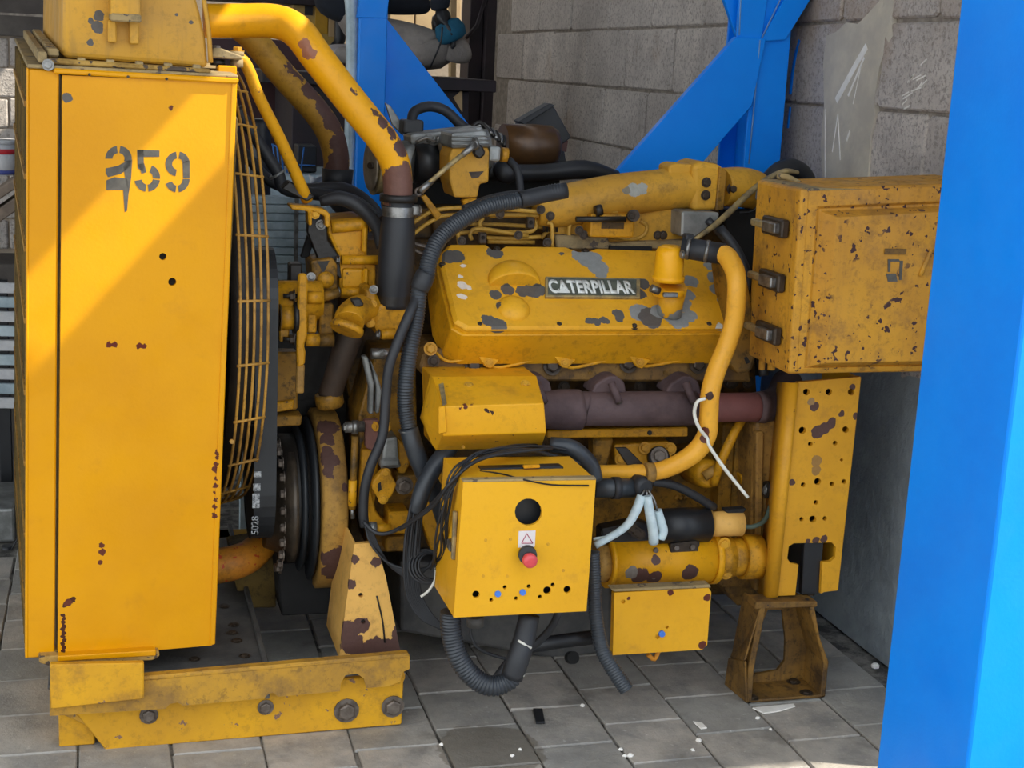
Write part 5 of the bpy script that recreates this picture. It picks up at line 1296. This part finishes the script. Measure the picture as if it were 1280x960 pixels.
tb('wing_clamp', M_STEEL, [(520, 178, 3.72), (534, 172, 3.71), (546, 178, 3.72), (548, 170, 3.72)], 2.4, G, 8, 3)
bx('black_box', M_BLACKP, 504, 150, 530, 168, 3.84, .06, G, .006, 2)
tb('arc_hose', M_RUBBER, [(514, 156, 3.86), (518, 140, 3.88), (536, 133, 3.9), (556, 138, 3.9), (574, 154, 3.9), (584, 162, 3.9)], 6.5, G, 12, 5)
pr('grey_clip', M_ALUM, [(481, 128), (488, 132), (505, 158), (504, 170), (490, 156)], 3.9, .01, G, .002)
M_CAN = plain('brown_canister', (96, 66, 36), (62, 44, 28), .35, .2, scale=6, bump=.1)
can = ax_cyl('filter_canister', M_CAN, P(628, 181, 3.96), (1, .05, 0), [(0, .058), (.09, .060), (.14, .058), (.158, .048), (.166, .03)], G, 36)
for i in range(7):
    tb('clamp_band', M_STEEL if i % 2 else M_GREASE_SHADE, [(590+i*5, 160+i*2+random.uniform(-3, 3), 3.84), (600+i*5, 153+i*3, 3.84), (612+i*3, 165+i*3, 3.82)], 2.6, G, 8, 3)
# black sheet deflector
pr('deflector', M_BLACKP, [(650, 152), (690, 132), (694, 136), (714, 172), (704, 180), (708, 205), (640, 205)], 4.12, .05, G, .003)
pr('deflector_lip', M_RUBBER, [(648, 152), (688, 129), (694, 132), (656, 156)], 4.08, .06, G, .002)
M_DKRED = plain('dark_red', (84, 50, 46), (60, 38, 36), .7)
pr('deflector_patch', M_DKRED, [(694, 186), (710, 176), (708, 190)], 4.10, .01, G, 0)
# black intake tube running right
tb('black_tube', M_BLACKP, [(606, 214, 3.84), (640, 216, 3.84), (680, 216, 3.86), (730, 212, 3.88), (770, 222, 3.9)], [12, 11, 11, 12, 9], G, 16, 4)
dome('tube_elbow', M_BLACKP, (632, 214, 3.80), (0, -1, .4), .035, .028, G)
tb('upright_hose', M_RUBBER, [(636, 200, 3.7), (646, 212, 3.68), (650, 232, 3.66), (650, 250, 3.64)], 5, G, 10, 4)
pr('valley_shade_sheet', M_BLACK, [(515, 215), (700, 205), (700, 300), (515, 300)], 3.92, .03, G)  # black sheet added as the shade down in the valley
# injection pump body and pipes
ip = pr('injection_pump', M_YDD, [(540, 268), (690, 262), (694, 312), (545, 312)], 3.74, .06, G, .004)
M_INJ = paint('injection_pipe', (204, 160, 66), (176, 134, 56), dirt=.25, rough=.4)
LNS = [[(500, 292), (520, 276), (548, 262), (600, 260), (690, 266)], [(512, 296), (540, 276), (572, 268), (700, 270)], [(604, 272), (600, 280), (606, 288), (630, 290), (660, 290), (670, 284), (668, 274), (656, 270), (612, 270)],
 [(584, 280), (630, 281), (680, 284)], [(574, 306), (573, 288), (582, 282)], [(590, 300), (588, 292), (600, 286), (660, 295)], [(610, 302), (668, 303)], [(676, 298), (684, 290), (690, 290)], [(690, 310), (690, 282), (684, 278)], [(600, 268), (676, 269)], [(604, 297), (640, 298), (676, 296)], [(570, 292), (600, 290), (640, 293)],
 [(700, 270), (712, 266), (740, 262), (772, 265)], [(711, 310), (712, 284), (718, 276), (730, 274)], [(762, 296), (792, 299), (806, 292), (808, 282), (800, 276)], [(796, 266), (806, 268), (846, 296)], [(508, 300), (522, 306), (545, 312)], [(505, 305), (530, 318), (550, 318)]]
for i, l in enumerate(LNS):
    Yk = 3.62+.02*(i % 4)
    tb('injection_pipe', M_INJ if i < 16 else M_BOLT, [(x, y, Yk) for x, y in l], 2.7, G, 8, 5)
for x, y in ((664, 278), (604, 297)): bx('pipe_clamp', M_BOLTD, x-5, y-6, x+5, y+8, 3.60, .02, G, .003); disc((x, y, 3.598), 2.5, M_HOLE, G)
for x, y in ((577, 301), (625, 268), (648, 294), (688, 270), (676, 262), (684, 303)): bolt((x, y, 3.61), 4, M_BOLTD, G)
for i in range(5): cy('pump_union', M_BOLTD, (680+i*4, 276, 3.66), (680+i*4, 290, 3.66), 1.7, G, n=8)
pr('pipe_union', M_YE, [(578, 250), (596, 247), (600, 258), (582, 260)], 3.6, .03, G, .004)
# fuel block in the valley
fb = bx('fuel_block', M_YE, 738, 268, 793, 297, 3.58, .08, G, .005, 2); bx('fuel_slot', M_YDD, 752, 278, 780, 286, 3.578, .004, fb, 0)
cy('fuel_union', M_GREASE_SHADE, (720, 274, 3.57), (782, 274, 3.57), 3.6, fb, n=10); cy('fuel_cap', M_GREASE_SHADE, (744, 264, 3.58), (752, 262, 3.58), 7, fb)
ax_cyl('banjo', M_BOLTD, (790, 270, 3.56), (0, -1, .2), [(0, .016), (.016, .016)], fb, 16); bolt((790, 270, 3.545), 4, M_BOLTD, fb)
for x, y in ((724, 288), (730, 294), (822, 294), (829, 294)): bolt((x, y, 3.60), 4, M_BOLTD, fb)
pr('valley_ledge', M_DUSTY, [(694, 294), (760, 296), (762, 304), (860, 300), (862, 312), (696, 312)], 3.63, .08, G, .004)
bx('valley_slot', M_BLACK, 762, 308, 815, 313, 3.62, .02, G, 0)
# ================================================================ flexible hoses and cable looms
lm = tb('corrugated_loom', M_CORR, [(706, 238, 3.46), (690, 240, 3.46), (650, 250, 3.46), (610, 258, 3.44), (572, 278, 3.42), (548, 300, 3.40), (536, 328, 3.38), (533, 350, 3.37)], [9.5, 10, 10.5, 11, 11.5, 11, 11, 10.5], G, 14, 6, ribs=.0072, ribdepth=.10)
tb('loom_end', M_RUBBER, [(708, 238, 3.46), (680, 243, 3.46), (650, 250, 3.455)], [10, 10.5, 11], G, 14, 3)
tb('loom_branch', M_RUBBER, [(660, 246, 3.47), (640, 244, 3.5), (610, 250, 3.5), (580, 262, 3.48)], 6, G, 10, 4)
tb('loom_tape', M_RUBBER, [(533, 340, 3.365), (528, 352, 3.365), (524, 362, 3.365)], [11.5, 13, 11.5], G, 14, 4)
tb('corrugated_loom', M_CORR, [(524, 360, 3.37), (520, 400, 3.36), (512, 440, 3.35), (507, 480, 3.34), (507, 510, 3.34), (511, 535, 3.33)], [10.5, 10.5, 10.5, 10.5, 10.5, 10.5], G, 14, 6, ribs=.0072, ribdepth=.10)
b = MB(); b.torus(P(509, 538, 3.33), (0.1, 0, -1), .019, .0025, 20, 6); b.build('loom_tie', M_STEEL, G)
tb('loom_tail', M_CORR, [(511, 536, 3.33), (518, 560, 3.32), (530, 590, 3.32), (548, 625, 3.34), (560, 660, 3.36)], 12, G, 14, 5)
tb('smooth_cable', M_RUBBER, [(526, 360, 3.38), (512, 392, 3.34), (498, 425, 3.33), (486, 460, 3.32), (482, 500, 3.32), (478, 545, 3.31), (464, 580, 3.30), (456, 610, 3.30), (454, 640, 3.30), (456, 658, 3.30)], [6, 6.5, 6.5, 6.2, 6.2, 6.2, 6.2, 6.2, 6.2, 6], G, 12, 5)
tb('conduit_branch', M_CORR, [(566, 556, 3.30), (548, 576, 3.27), (532, 604, 3.25), (524, 626, 3.24), (520, 640, 3.24)], [10, 11, 11.5, 11, 10], G, 14, 5)
rs = random.Random(3)
for i in range(9):
    dx = (i-4)*2.2
    tb('loose_wire', M_RUBBER, [(521+dx*.8, 630, 3.235), (516+dx, 670, 3.23+.004*(i % 3)), (514+dx, 710, 3.23), (518+dx, 745, 3.23), (534+dx, 772, 3.22), (556+dx*.5, 786, 3.22)], 2.0, G, 6, 5)
for i in range(6):
    tb('loose_wire', M_RUBBER, [(456+i, 655, 3.29), (464+i*3, 680+i*3, 3.28), (486+i*2, 704+i*2, 3.27), (520, 712+i*2, 3.25), (552, 704-i*3, 3.25)], 1.8, G, 6, 5)
tb('loose_wire', M_RUBBER, [(454, 652, 3.28), (470, 666, 3.26), (492, 664, 3.24), (530, 640, 3.14), (562, 606, 3.03), (592, 578, 3.05), (650, 562, 3.14), (700, 572, 3.2), (730, 580, 3.22)], 2.6, G, 8, 5)
tb('loose_wire', M_RUBBER, [(500, 662, 3.2), (540, 634, 3.08), (566, 600, 3.02), (606, 572, 3.06), (690, 560, 3.16)], 2.2, G, 8, 5)
for i in range(7):
    j_ = [rs.uniform(-1, 1) for _ in range(14)]
    tb('loose_wire', M_RUBBER, [(680+i*8, 556+i*1.5, 3.28-.01*i), (640+i*4, 559+4*j_[0], 3.17), (596+5*j_[1], 570+6*j_[2], 3.08), (566+5*j_[3], 600+8*j_[4], 3.03), (556+7*j_[5], 645+8*j_[6], 3.06), (550+8*j_[7], 690, 3.12), (543+5*j_[8], 708+5*j_[9], 3.2)], 1.5, G, 6, 5)
for i in range(4):
    b = MB(); b.torus(P(532+i*2, 708, 3.22), (.1*i, -1, .5), .040-.003*i, .0032, 28, 6); b.build('wire_coil', M_RUBBER, G)
tb('white_wire', M_TIE, [(545, 710, 3.2), (544, 724, 3.2), (536, 738, 3.2), (526, 746, 3.2)], 1.8, G, 6, 4)
tb('thick_hose', M_CORR, [(688, 556, 3.24), (716, 560, 3.22), (738, 580, 3.22), (744, 600, 3.22)], 10, G, 14, 4)
# hoses hanging under the control box
u1 = tb('hanging_conduit', M_CORR, [(563, 764, 3.06), (564, 790, 3.06), (572, 820, 3.05), (590, 845, 3.04), (612, 857, 3.03), (634, 852, 3.03), (646, 838, 3.03)], [13, 13.5, 13.5, 13.5, 13.5, 13, 12.5], G, 16, 6, ribs=.0076, ribdepth=.10)
tb('conduit_sleeve', M_RUBBER, [(640, 846, 3.03), (648, 822, 3.03), (655, 800, 3.04), (662, 768, 3.05)], [14, 14.5, 14, 13], u1, 16, 4)
for p, q_ in (((643, 838), (655, 845)), ((648, 801), (664, 810))):
    a = P(*p, 3.015); c2 = P(*q_, 3.015); b = MB(); b.cyl(a, c2, .003, None, 8); b.build('sleeve_tie', M_TIE, u1)
tb('hanging_conduit', M_CORR, [(741, 690, 3.16), (743, 730, 3.15), (745, 770, 3.13), (752, 810, 3.10), (766, 836, 3.08), (783, 862, 3.06)], [9, 9, 9, 9.5, 10, 10], G, 14, 6, ribs=.0066, ribdepth=.10)
tb('hanging_cable', M_RUBBER, [(700, 762, 3.1), (688, 786, 3.12), (666, 808, 3.14), (640, 822, 3.16), (618, 850, 3.14)], 5, G, 10, 4)
tb('drain_pipe', M_BLACKP, [(640, 812, 3.30), (690, 803, 3.30), (745, 796, 3.30)], 9, G, 14, 2)
tb('loose_wire', M_RUBBER, [(596, 774, 3.16), (588, 790, 3.16), (600, 812, 3.15), (640, 826, 3.16)], 2.2, G, 6, 4)
cy('cable_gland', M_SKIDTOP, (594, 770, 3.12), (594, 782, 3.12), 11, G)
cy('drain_plug', M_BLACK, (713, 822, 3.42), (717, 822, 3.40), 8, G)
# long lines above the rail towards radiator
tb('heater_hose', M_RUBBER, [(296, 135, 3.75), (318, 170, 3.76), (346, 214, 3.76), (356, 236, 3.76), (390, 242, 3.72), (440, 250, 3.66), (474, 276, 3.60)], [7, 7.5, 8, 8, 8, 8, 8], G, 12, 5)
tb('heater_hose', M_RUBBER, [(304, 190, 3.85), (340, 228, 3.84), (380, 236, 3.82), (430, 236, 3.78), (462, 256, 3.70), (478, 280, 3.66)], [7, 7, 7, 8, 8, 8], G, 12, 5)
tb('heater_hose', M_RUBBER, [(400, 252, 3.60), (425, 248, 3.59), (448, 258, 3.58), (470, 282, 3.58), (476, 310, 3.58)], [6, 9, 9, 8, 6], G, 12, 5)
b = MB(); b.torus(P(346, 218, 3.76), (.5, 0, -.8), .019, .004, 20, 6); b.build('hose_tie', M_ALUM, G)
# ================================================================ control box
M_CTRL = paint('control_yellow', (228, 168, 30), (220, 160, 28), dirt=.05, dirtc=(170, 120, 50), rough=.36)
YC = 2.98
fr = [(579, 602), (745, 599), (733, 764), (567, 772)]
holes = [(660.5, 640, 17), (595, 743, 4.6), (631, 734, 2.5), (614, 750, 2.4), (661, 733, 2.6), (645, 748, 2.5), (684, 738, 5), (691, 731, 2.6), (675, 746, 2.5), (709, 737, 4.6)]
cb = plate('control_box', M_CTRL, fr, holes, YC, .008, G, 18)
cb['label'] = 'yellow control box with red emergency stop button'
dpt = .2
TL, TR, BR, BL = [P(x, y, YC+.009) for x, y in fr]
E_ = V((0, dpt, 0))
for nm, a, c2, inn in (('box_top', TL, TR, V((0, 0, -.006))), ('box_bottom', BL, BR, V((0, 0, .006))), ('box_side', TL, BL, V((.006, 0, 0))), ('box_side', TR, BR, V((-.006, 0, 0)))):
    b = MB(); b.prism([a, c2, c2+E_, a+E_], inn); b.build(nm, M_CTRL, cb, .001)
b = MB(); b.prism([TL+E_, TR+E_, BR+E_, BL+E_], (0, -.006, 0)); b.build('box_back', M_BLACKP, cb)
b = MB(); b.prism([TL+V((.006, .03, -.006)), TR+V((-.006, .03, -.006)), BR+V((-.006, .03, .006)), BL+V((.006, .03, .006))], (0, .004, 0)); b.build('inner_panel', M_BLACKP, cb)
pr('box_lip', M_DUSTY, [(579, 600), (745, 597), (745, 600), (579, 603)], YC-.002, .02, cb, .001)
pr('top_handle', M_BLACKP, [(600, 586), (704, 583), (706, 588), (602, 591)], YC+.10, .03, cb, .003)
pr('top_tag', M_YE, [(655, 582), (675, 581), (675, 585), (655, 586)], YC+.09, .01, cb, .001)
M_LABEL = plain('white_label', (226, 216, 212), (214, 206, 202), .6, bump=0)
M_RED = plain('button_red', (214, 78, 82), (202, 66, 74), .35, scale=30, bump=0)
M_REDLINE = plain('label_red', (176, 60, 90), (166, 54, 84), .6, bump=0)
lb = bx('warning_label', M_LABEL, 648, 663.5, 669, 684, YC-.0012, .0012, cb, 0)
T3 = [(658.5, 667), (666, 679), (652, 679)]
for i in range(3): tb('label_triangle', M_REDLINE, [(T3[i][0], T3[i][1], YC-.0014), (T3[(i+1) % 3][0], T3[(i+1) % 3][1], YC-.0014)], .55, cb, 6, 1)
es = cy('emergency_stop', M_BLACKP, (659, 692, YC), (660, 695, YC-.03), 11.5, cb, n=24)
ax_cyl('stop_cap', M_RED, P(661, 699, YC-.03), (0, -1, 0), [(0, .015), (.003, .0165), (.014, .0165), (.018, .014), (.0185, .006)], cb, 28)
for x, y in ((622, 742), (653, 740)): disc((x, y, YC), 4.2, M_BLUEPLUG, cb, h=.005, name='blue_plug')
for x, y in ((607, 675), (638, 674), (685, 680), (604, 720), (634, 720), (704, 713)): disc((x, y, YC), 2.2, M_BOLTY, cb, h=.0015)
tb('crease_wire', M_BLACK, [(600, 589, YC+.09), (626, 592, YC+.06), (656, 600, YC-.004), (690, 606, YC-.004), (736, 607, YC-.004)], 1.0, cb, 6, 4)
bx('box_hinge', M_STEEL, 562, 678, 572, 690, YC+.05, .03, cb, .002); bx('box_hinge', M_PLATEB, 566, 640, 571, 700, YC+.03, .012, cb, .002)
pr('box_hanger', M_BASE, [(556, 580), (566, 580), (566, 740), (556, 740)], 3.24, .03, G, .003)
# ================================================================ alternator bracket with drilled plate
M_PLT = paint('drilled_plate_yellow', (218, 158, 36), (202, 144, 34), dirt=.14, dirtc=(150, 106, 50), rough=.42, spot=.15, spotc=(70, 42, 38),
   blobs=bl([(1018, 508, 5, BROWN), (1022, 540, 7, BROWN), (1030, 536, 6, BROWN), (1039, 530, 5, BROWN), (1040, 526, 4, BROWN), (1014, 502, 4, (150, 120, 80)), (1021, 576, 6, (150, 112, 60)), (1020, 588, 5, (150, 112, 60)), (1052, 517, 3.5, BROWN), (1066, 484, 3.5, BROWN), (1070, 520, 4, BROWN), (1020, 676, 4, BROWN), (1030, 674, 4, BROWN), (1010, 676, 3, BROWN), (990, 603, 3.5, BROWN)], 3.25), blobscale=60, blobamp=.012)
ph = [(1008, 490, 4.2), (1036, 490, 4.2), (1064, 490, 4.2), (1003, 538, 4.6), (1057, 537, 4.2), (1013, 555, 3), (1044, 554, 3), (1004, 606, 3), (1022, 602, 4.4), (1040, 605, 3), (1055, 602, 3), (1020, 628, 3), (1002, 649, 2.8), (1016, 649, 4.4), (1031, 648, 2.8), (1052, 575, 2)]
slot = [(986, 682), (992, 678), (1040, 677), (1045, 684), (1044, 698), (1036, 703), (1030, 703), (1026, 742), (998, 742), (998, 706), (988, 704), (984, 698)]
outer = [(997, 478), (1076, 471), (1047, 738), (1030, 740), (1026, 742), (1028, 703), (1038, 702), (1044, 697), (1045, 684), (1040, 678), (992, 679), (986, 683), (984, 698), (988, 704), (998, 706), (994, 744), (971, 745)]
alt = plate('drilled_plate', M_PLT, outer, ph, 3.25, .012, G)
b = MB()
L1 = [W((988, 478, 3.25)), W((962, 746, 3.25)), W((957, 744, 3.27)), W((983, 476, 3.27))]
_ls = ([[W((997, 478, 3.25)), W((971, 745, 3.25))], [W((993, 478, 3.2503)), W((967, 746, 3.2503))], [W((989, 478, 3.254)), W((963, 746, 3.254))], [W((986, 478, 3.261)), W((960, 746, 3.261))], [W((984, 478, 3.27)), W((958, 745, 3.27))], [W((975, 478, 3.42)), W((949, 740, 3.42))]])
b.add([p for l in _ls for p in l], [(2*k, 2*k+1, 2*k+3, 2*k+2) for k in range(len(_ls)-1)], True)
o = b.build('plate_side', M_PLT, alt); md = o.modifiers.new('thick', 'SOLIDIFY'); md.thickness = .008
for x, y, r in ((989, 603, 3.0), (987, 625, 1.6), (988, 560, 1.8), (973, 690, 2.0)): disc((x, y, 3.258), r, M_HOLE, alt, h=.001, name='side_hole')
pr('plate_back', M_GREASE_SHADE, [(992, 480), (1072, 474), (1046, 738), (970, 742)], 3.36, .02, alt)
pr('inner_bar', M_BLACKP, [(1006, 678), (1030, 677), (1024, 742), (1002, 744)], 3.262, .02, alt, .002)
pr('plate_far_side', M_PLT, [(1074, 473), (1077, 472), (1048, 738), (1045, 739)], 3.255, .2, alt, .002)
ax_cyl('alternator_end', M_FLY, P(1015, 600, 3.42)+V((-.02, 0, 0)), (0, 1, 0), [(0, .10), (.4, .10)], G, 40)
for x, y in ((1013, 742), (972, 738)): bolt((x, y, 3.262), 4, M_BOLTD, alt, (0, 0, -1))
# rear foot: welded channel with open front
M_FOOT = paint('foot_grimy', (150, 110, 48), (104, 78, 42), dirt=.6, dirtc=(62, 48, 36), chip=.15, chipc=(44, 36, 34), chipscale=18, rough=.6, streak=.4)
YF = 3.22
ft = [(954, 758), (1024, 755), (1030, 800), (1032, 876), (934, 884), (932, 838)]
P_ = lambda x, y, Y=YF: P(x, y, Y)
def sheet(name, loop, ext, par, mat=M_FOOT): b = MB(); b.prism(loop, ext); return b.build(name, mat, par, .003)
foot = sheet('rear_foot', [P_(946, 753), P_(1022, 752), P_(1022, 759), P_(944, 762)], (0, .06, 0), G)
foot['label'] = 'grimy welded steel foot under the alternator end'
z0 = 0.0
fl = lambda x, Y=YF: V((P(x, 880, Y).x, Y, 0.0))
sheet('foot_side', [P_(951, 757), fl(932)+V((0, 0, .095)), fl(934), fl(940), fl(939)+V((0, 0, .095)), P_(958, 760)], (0, .11, 0), foot)
sheet('foot_side', [P_(1018, 757), P_(1026, 800), fl(1031)+V((0, 0, .10)), fl(1031), fl(1025), fl(1025)+V((0, 0, .10)), P_(1012, 760)], (0, .11, 0), foot)
sheet('foot_base', [fl(934), fl(1031), fl(1031)+V((0, .11, 0)), fl(934)+V((0, .11, 0))], (0, 0, .008), foot)
# back web with a tapering opening
YBk = YF+.105
bw_o = [(945, 757), (1018, 757), (1022, 800), (1022, 862), (934, 866), (934, 830)]
plate('foot_web', M_FOOT, [P2 for P2 in [(948, 755), (1014, 755), (1020, 800), (1018, 852), (922, 857), (926, 815)]], [([(960, 762), (978, 762), (982, 800), (981, 826), (972, 838), (950, 842), (930, 844), (932, 828)],)], YBk, .010, foot)
sheet('foot_gusset', [P_(951, 757, YF), P_(930, 826, YF), P_(912, 822, YF+.12), P_(938, 750, YF+.12)], (.006, 0, 0), foot)
sheet('foot_gusset', [P_(931, 826, YF), fl(933), fl(903, YF+.12), P_(910, 822, YF+.12)], (.006, 0, 0), foot)
for x, y in ((940, 872), (1008, 866), (992, 852)):
    p = PZ(x, y, .009); bolt(p, 6, M_BOLTD, foot, (0, 0, 1), .5)
# ================================================================ terminal box
M_TERM = paint('terminal_yellow', (204, 148, 44), (184, 130, 44), dirt=.36, dirtc=(128, 92, 52), rough=.5, spot=.85, spotc=(64, 40, 40), spotscale=55, streak=.22,
   blobs=bl([(1148, 252, 4, BROWN), (1151, 265, 4, BROWN), (1150, 285, 4, BROWN), (1147, 305, 4, BROWN), (1144, 326, 4, BROWN), (1049, 283, 5, BROWN), (1043, 292, 3, BROWN), (1116, 346, 5, (110, 90, 70)), (1140, 330, 4, (110, 90, 70)), (1060, 262, 4, BROWN), (1090, 258, 3, BROWN)]+[(1046-i*1.3+(i*7 % 5)-2, 268+i*12.5, 1.6+(i*5 % 4)*.7, BROWN) for i in range(15)]+[(1038-i*1.3+(i*11 % 7)-3, 274+i*17, 1.3+(i*3 % 3)*.5, BROWN) for i in range(10)], 3.08), blobscale=60, blobamp=.014)
Yx = 3.12
dB = .24
t_o = [P(1000, 236, Yx), P(1236, 228, Yx), P(1225, 464, Yx), P(984, 468, Yx)]
b = MB(); b.prism(t_o, (0, dB, 0)); term = b.build('terminal_box', M_TERM, G, .008, 2)
term['label'] = 'large rusty-spotted yellow terminal box with three latches'
# door: stepped cover
def ring_px(l, Y): return [P(x, y, Y) for x, y in l]
b = MB(); b.loft([ring_px([(1003, 239), (1234, 231), (1222, 462), (987, 466)], Yx-.001), ring_px([(1003, 239), (1234, 231), (1222, 462), (987, 466)], Yx-.022), ring_px([(1021, 258), (1232, 249), (1220, 456), (1005, 460)], Yx-.027),
          ring_px([(1024, 261), (1231, 252), (1219, 455), (1008, 459)], Yx-.019), ring_px([(1026, 264), (1230, 255), (1219, 454), (1011, 458)], Yx-.021), ring_px([(1046, 272), (1228, 262), (1217, 450), (1032, 454)], Yx-.055)])
b.build('box_door', M_TERM, term, .006, 3)
pr('door_rim', M_TERM, [(1001, 236), (1013, 238), (998, 466), (986, 467)], Yx-.026, .03, term, .006, 2)
bx('door_tag', M_FOOT, 1106, 311, 1133, 318, Yx-.058, .002, term, 0)
for l in ([(1112, 324), (1124, 324), (1125, 327), (1112, 327)], [(1110, 324), (1113, 324), (1113, 340), (1110, 340)], [(1108, 342), (1120, 342), (1122, 352), (1110, 352)], [(1125, 326), (1129, 326), (1127, 350), (1124, 350)]):
    pr('scraped_patch', M_GREYPAINT, l, Yx-.0565, .003, term, 0)
tb('door_ridge', M_TERM, [(1164, 312, Yx-.056), (1158, 326, Yx-.056), (1150, 345, Yx-.056)], 3, term, 8, 3)
# left flange with slots, latches
pr('side_flange', M_TERM, [(952, 262, Yx+dB-.02), (962, 262, Yx+dB-.02), (956, 340, Yx+dB-.02), (947, 340, Yx+dB-.02)], None, .02, term, .003)
for xa_, xb_, r_ in ((978, 964, 5), (966, 952, 4)): tb('side_ridge', M_TERM, [(xa_, 258, Yx+.11 if xa_ > 970 else Yx+.17), (xb_, 462, Yx+.11 if xa_ > 970 else Yx+.17)], r_, term, 10, 1)
xs_ = P(975, 350, Yx+.12).x
for y in (283, 350, 415):
    a = P(976-(y-283)*.04, y, Yx+.10); xw = P(1000-(y-236)*.07, y, Yx).x-.0
    b = MB(); b.box((xw-.022, Yx+.035, a.z-.022), (xw-.002, Yx+.15, a.z+.022)); b.build('latch_plate', M_BOLTD, term, .004)
    b = MB(); b.box((xw-.036, Yx+.05, a.z-.013), (xw-.018, Yx+.12, a.z+.013)); la = b.build('latch', M_STEEL, term, .004, 2)
    b = MB(); b.box((xw-.030, Yx+.12, a.z-.009), (xw-.012, Yx+.20, a.z+.009)); b.build('latch_hook', M_PLATEB, term, .004)
for y in (300, 330): disc((P(956, y, Yx+dB-.022)), 2, M_HOLE, term)
b = MB(); a = P(988, 236, Yx+.1); b.box((P(1000, 236, Yx).x+.01, Yx-.015, a.z-.002+.0), (P(1236, 228, Yx).x, Yx+dB, a.z+.012)); b.build('box_lid', M_DUSTY, term, .004)
tb('lid_fold', M_DUSTY, [(1000, 230, Yx+.16), (985, 222, Yx+.2), (972, 220, Yx+.22)], 4, term, 8, 3)
# ================================================================ small loose pieces on the floor
for i, (x, y, s_) in enumerate(((873, 926, 4), (866, 938, 3), (788, 945, 4), (781, 945, 3), (776, 937, 3), (947, 898, 3), (963, 912, 2.5), (728, 882, 3), (552, 931, 3), (1094, 834, 6), (640, 945, 3), (1085, 812, 4), (650, 937, 2.6))):
    p = PZ(x, y, .0); r = RP(p, s_)
    b = MB(); n_ = 6; lo = [p+V((r*random.uniform(.7, 1.2)*math.cos(a*math.pi/3), r*random.uniform(.7, 1.2)*math.sin(a*math.pi/3), -.001)) for a in range(n_)]
    b.loft([lo, [q_+V((0, 0, r*.5)) for q_ in lo], [p+(q_-p)*.5+V((0, 0, r*.9)) for q_ in lo]]); o = b.build('pebble', M_CHALK)
    tag(rebase(o), 'small white pebble lying on the paving', 'pebble', 'white pebbles on the paving')
o = None
b = MB(); a0 = PZ(666, 888, .001); a1 = PZ(678, 888, .001); a2 = PZ(681, 905, .001); a3 = PZ(670, 905, .001)
b.prism([a0, a1, a2, a3], (0, 0, .006)); o = b.build('plastic_chip', M_BLACKP, None, .001); tag(rebase(o), 'dark rectangular chip lying flat on the paving', 'chip')
b = MB(); lo = [PZ(x, y, .001) for x, y in ((940, 886), (992, 881), (994, 884), (975, 890), (955, 893))]; b.prism(lo, (0, 0, .004)); o = b.build('mortar_flake', M_CHALK, None, .001)
tag(rebase(o), 'pale mortar flake in front of the rear foot', 'flake')
b = MB(); lo = [PZ(x, y, .001) for x, y in ((866, 903), (878, 905), (884, 911), (876, 912))]; b.prism(lo, (0, 0, .004)); o = b.build('mortar_flake', M_CHALK, None, .001)
tag(rebase(o), 'pale mortar flake on the joint beside the junction box', 'flake')
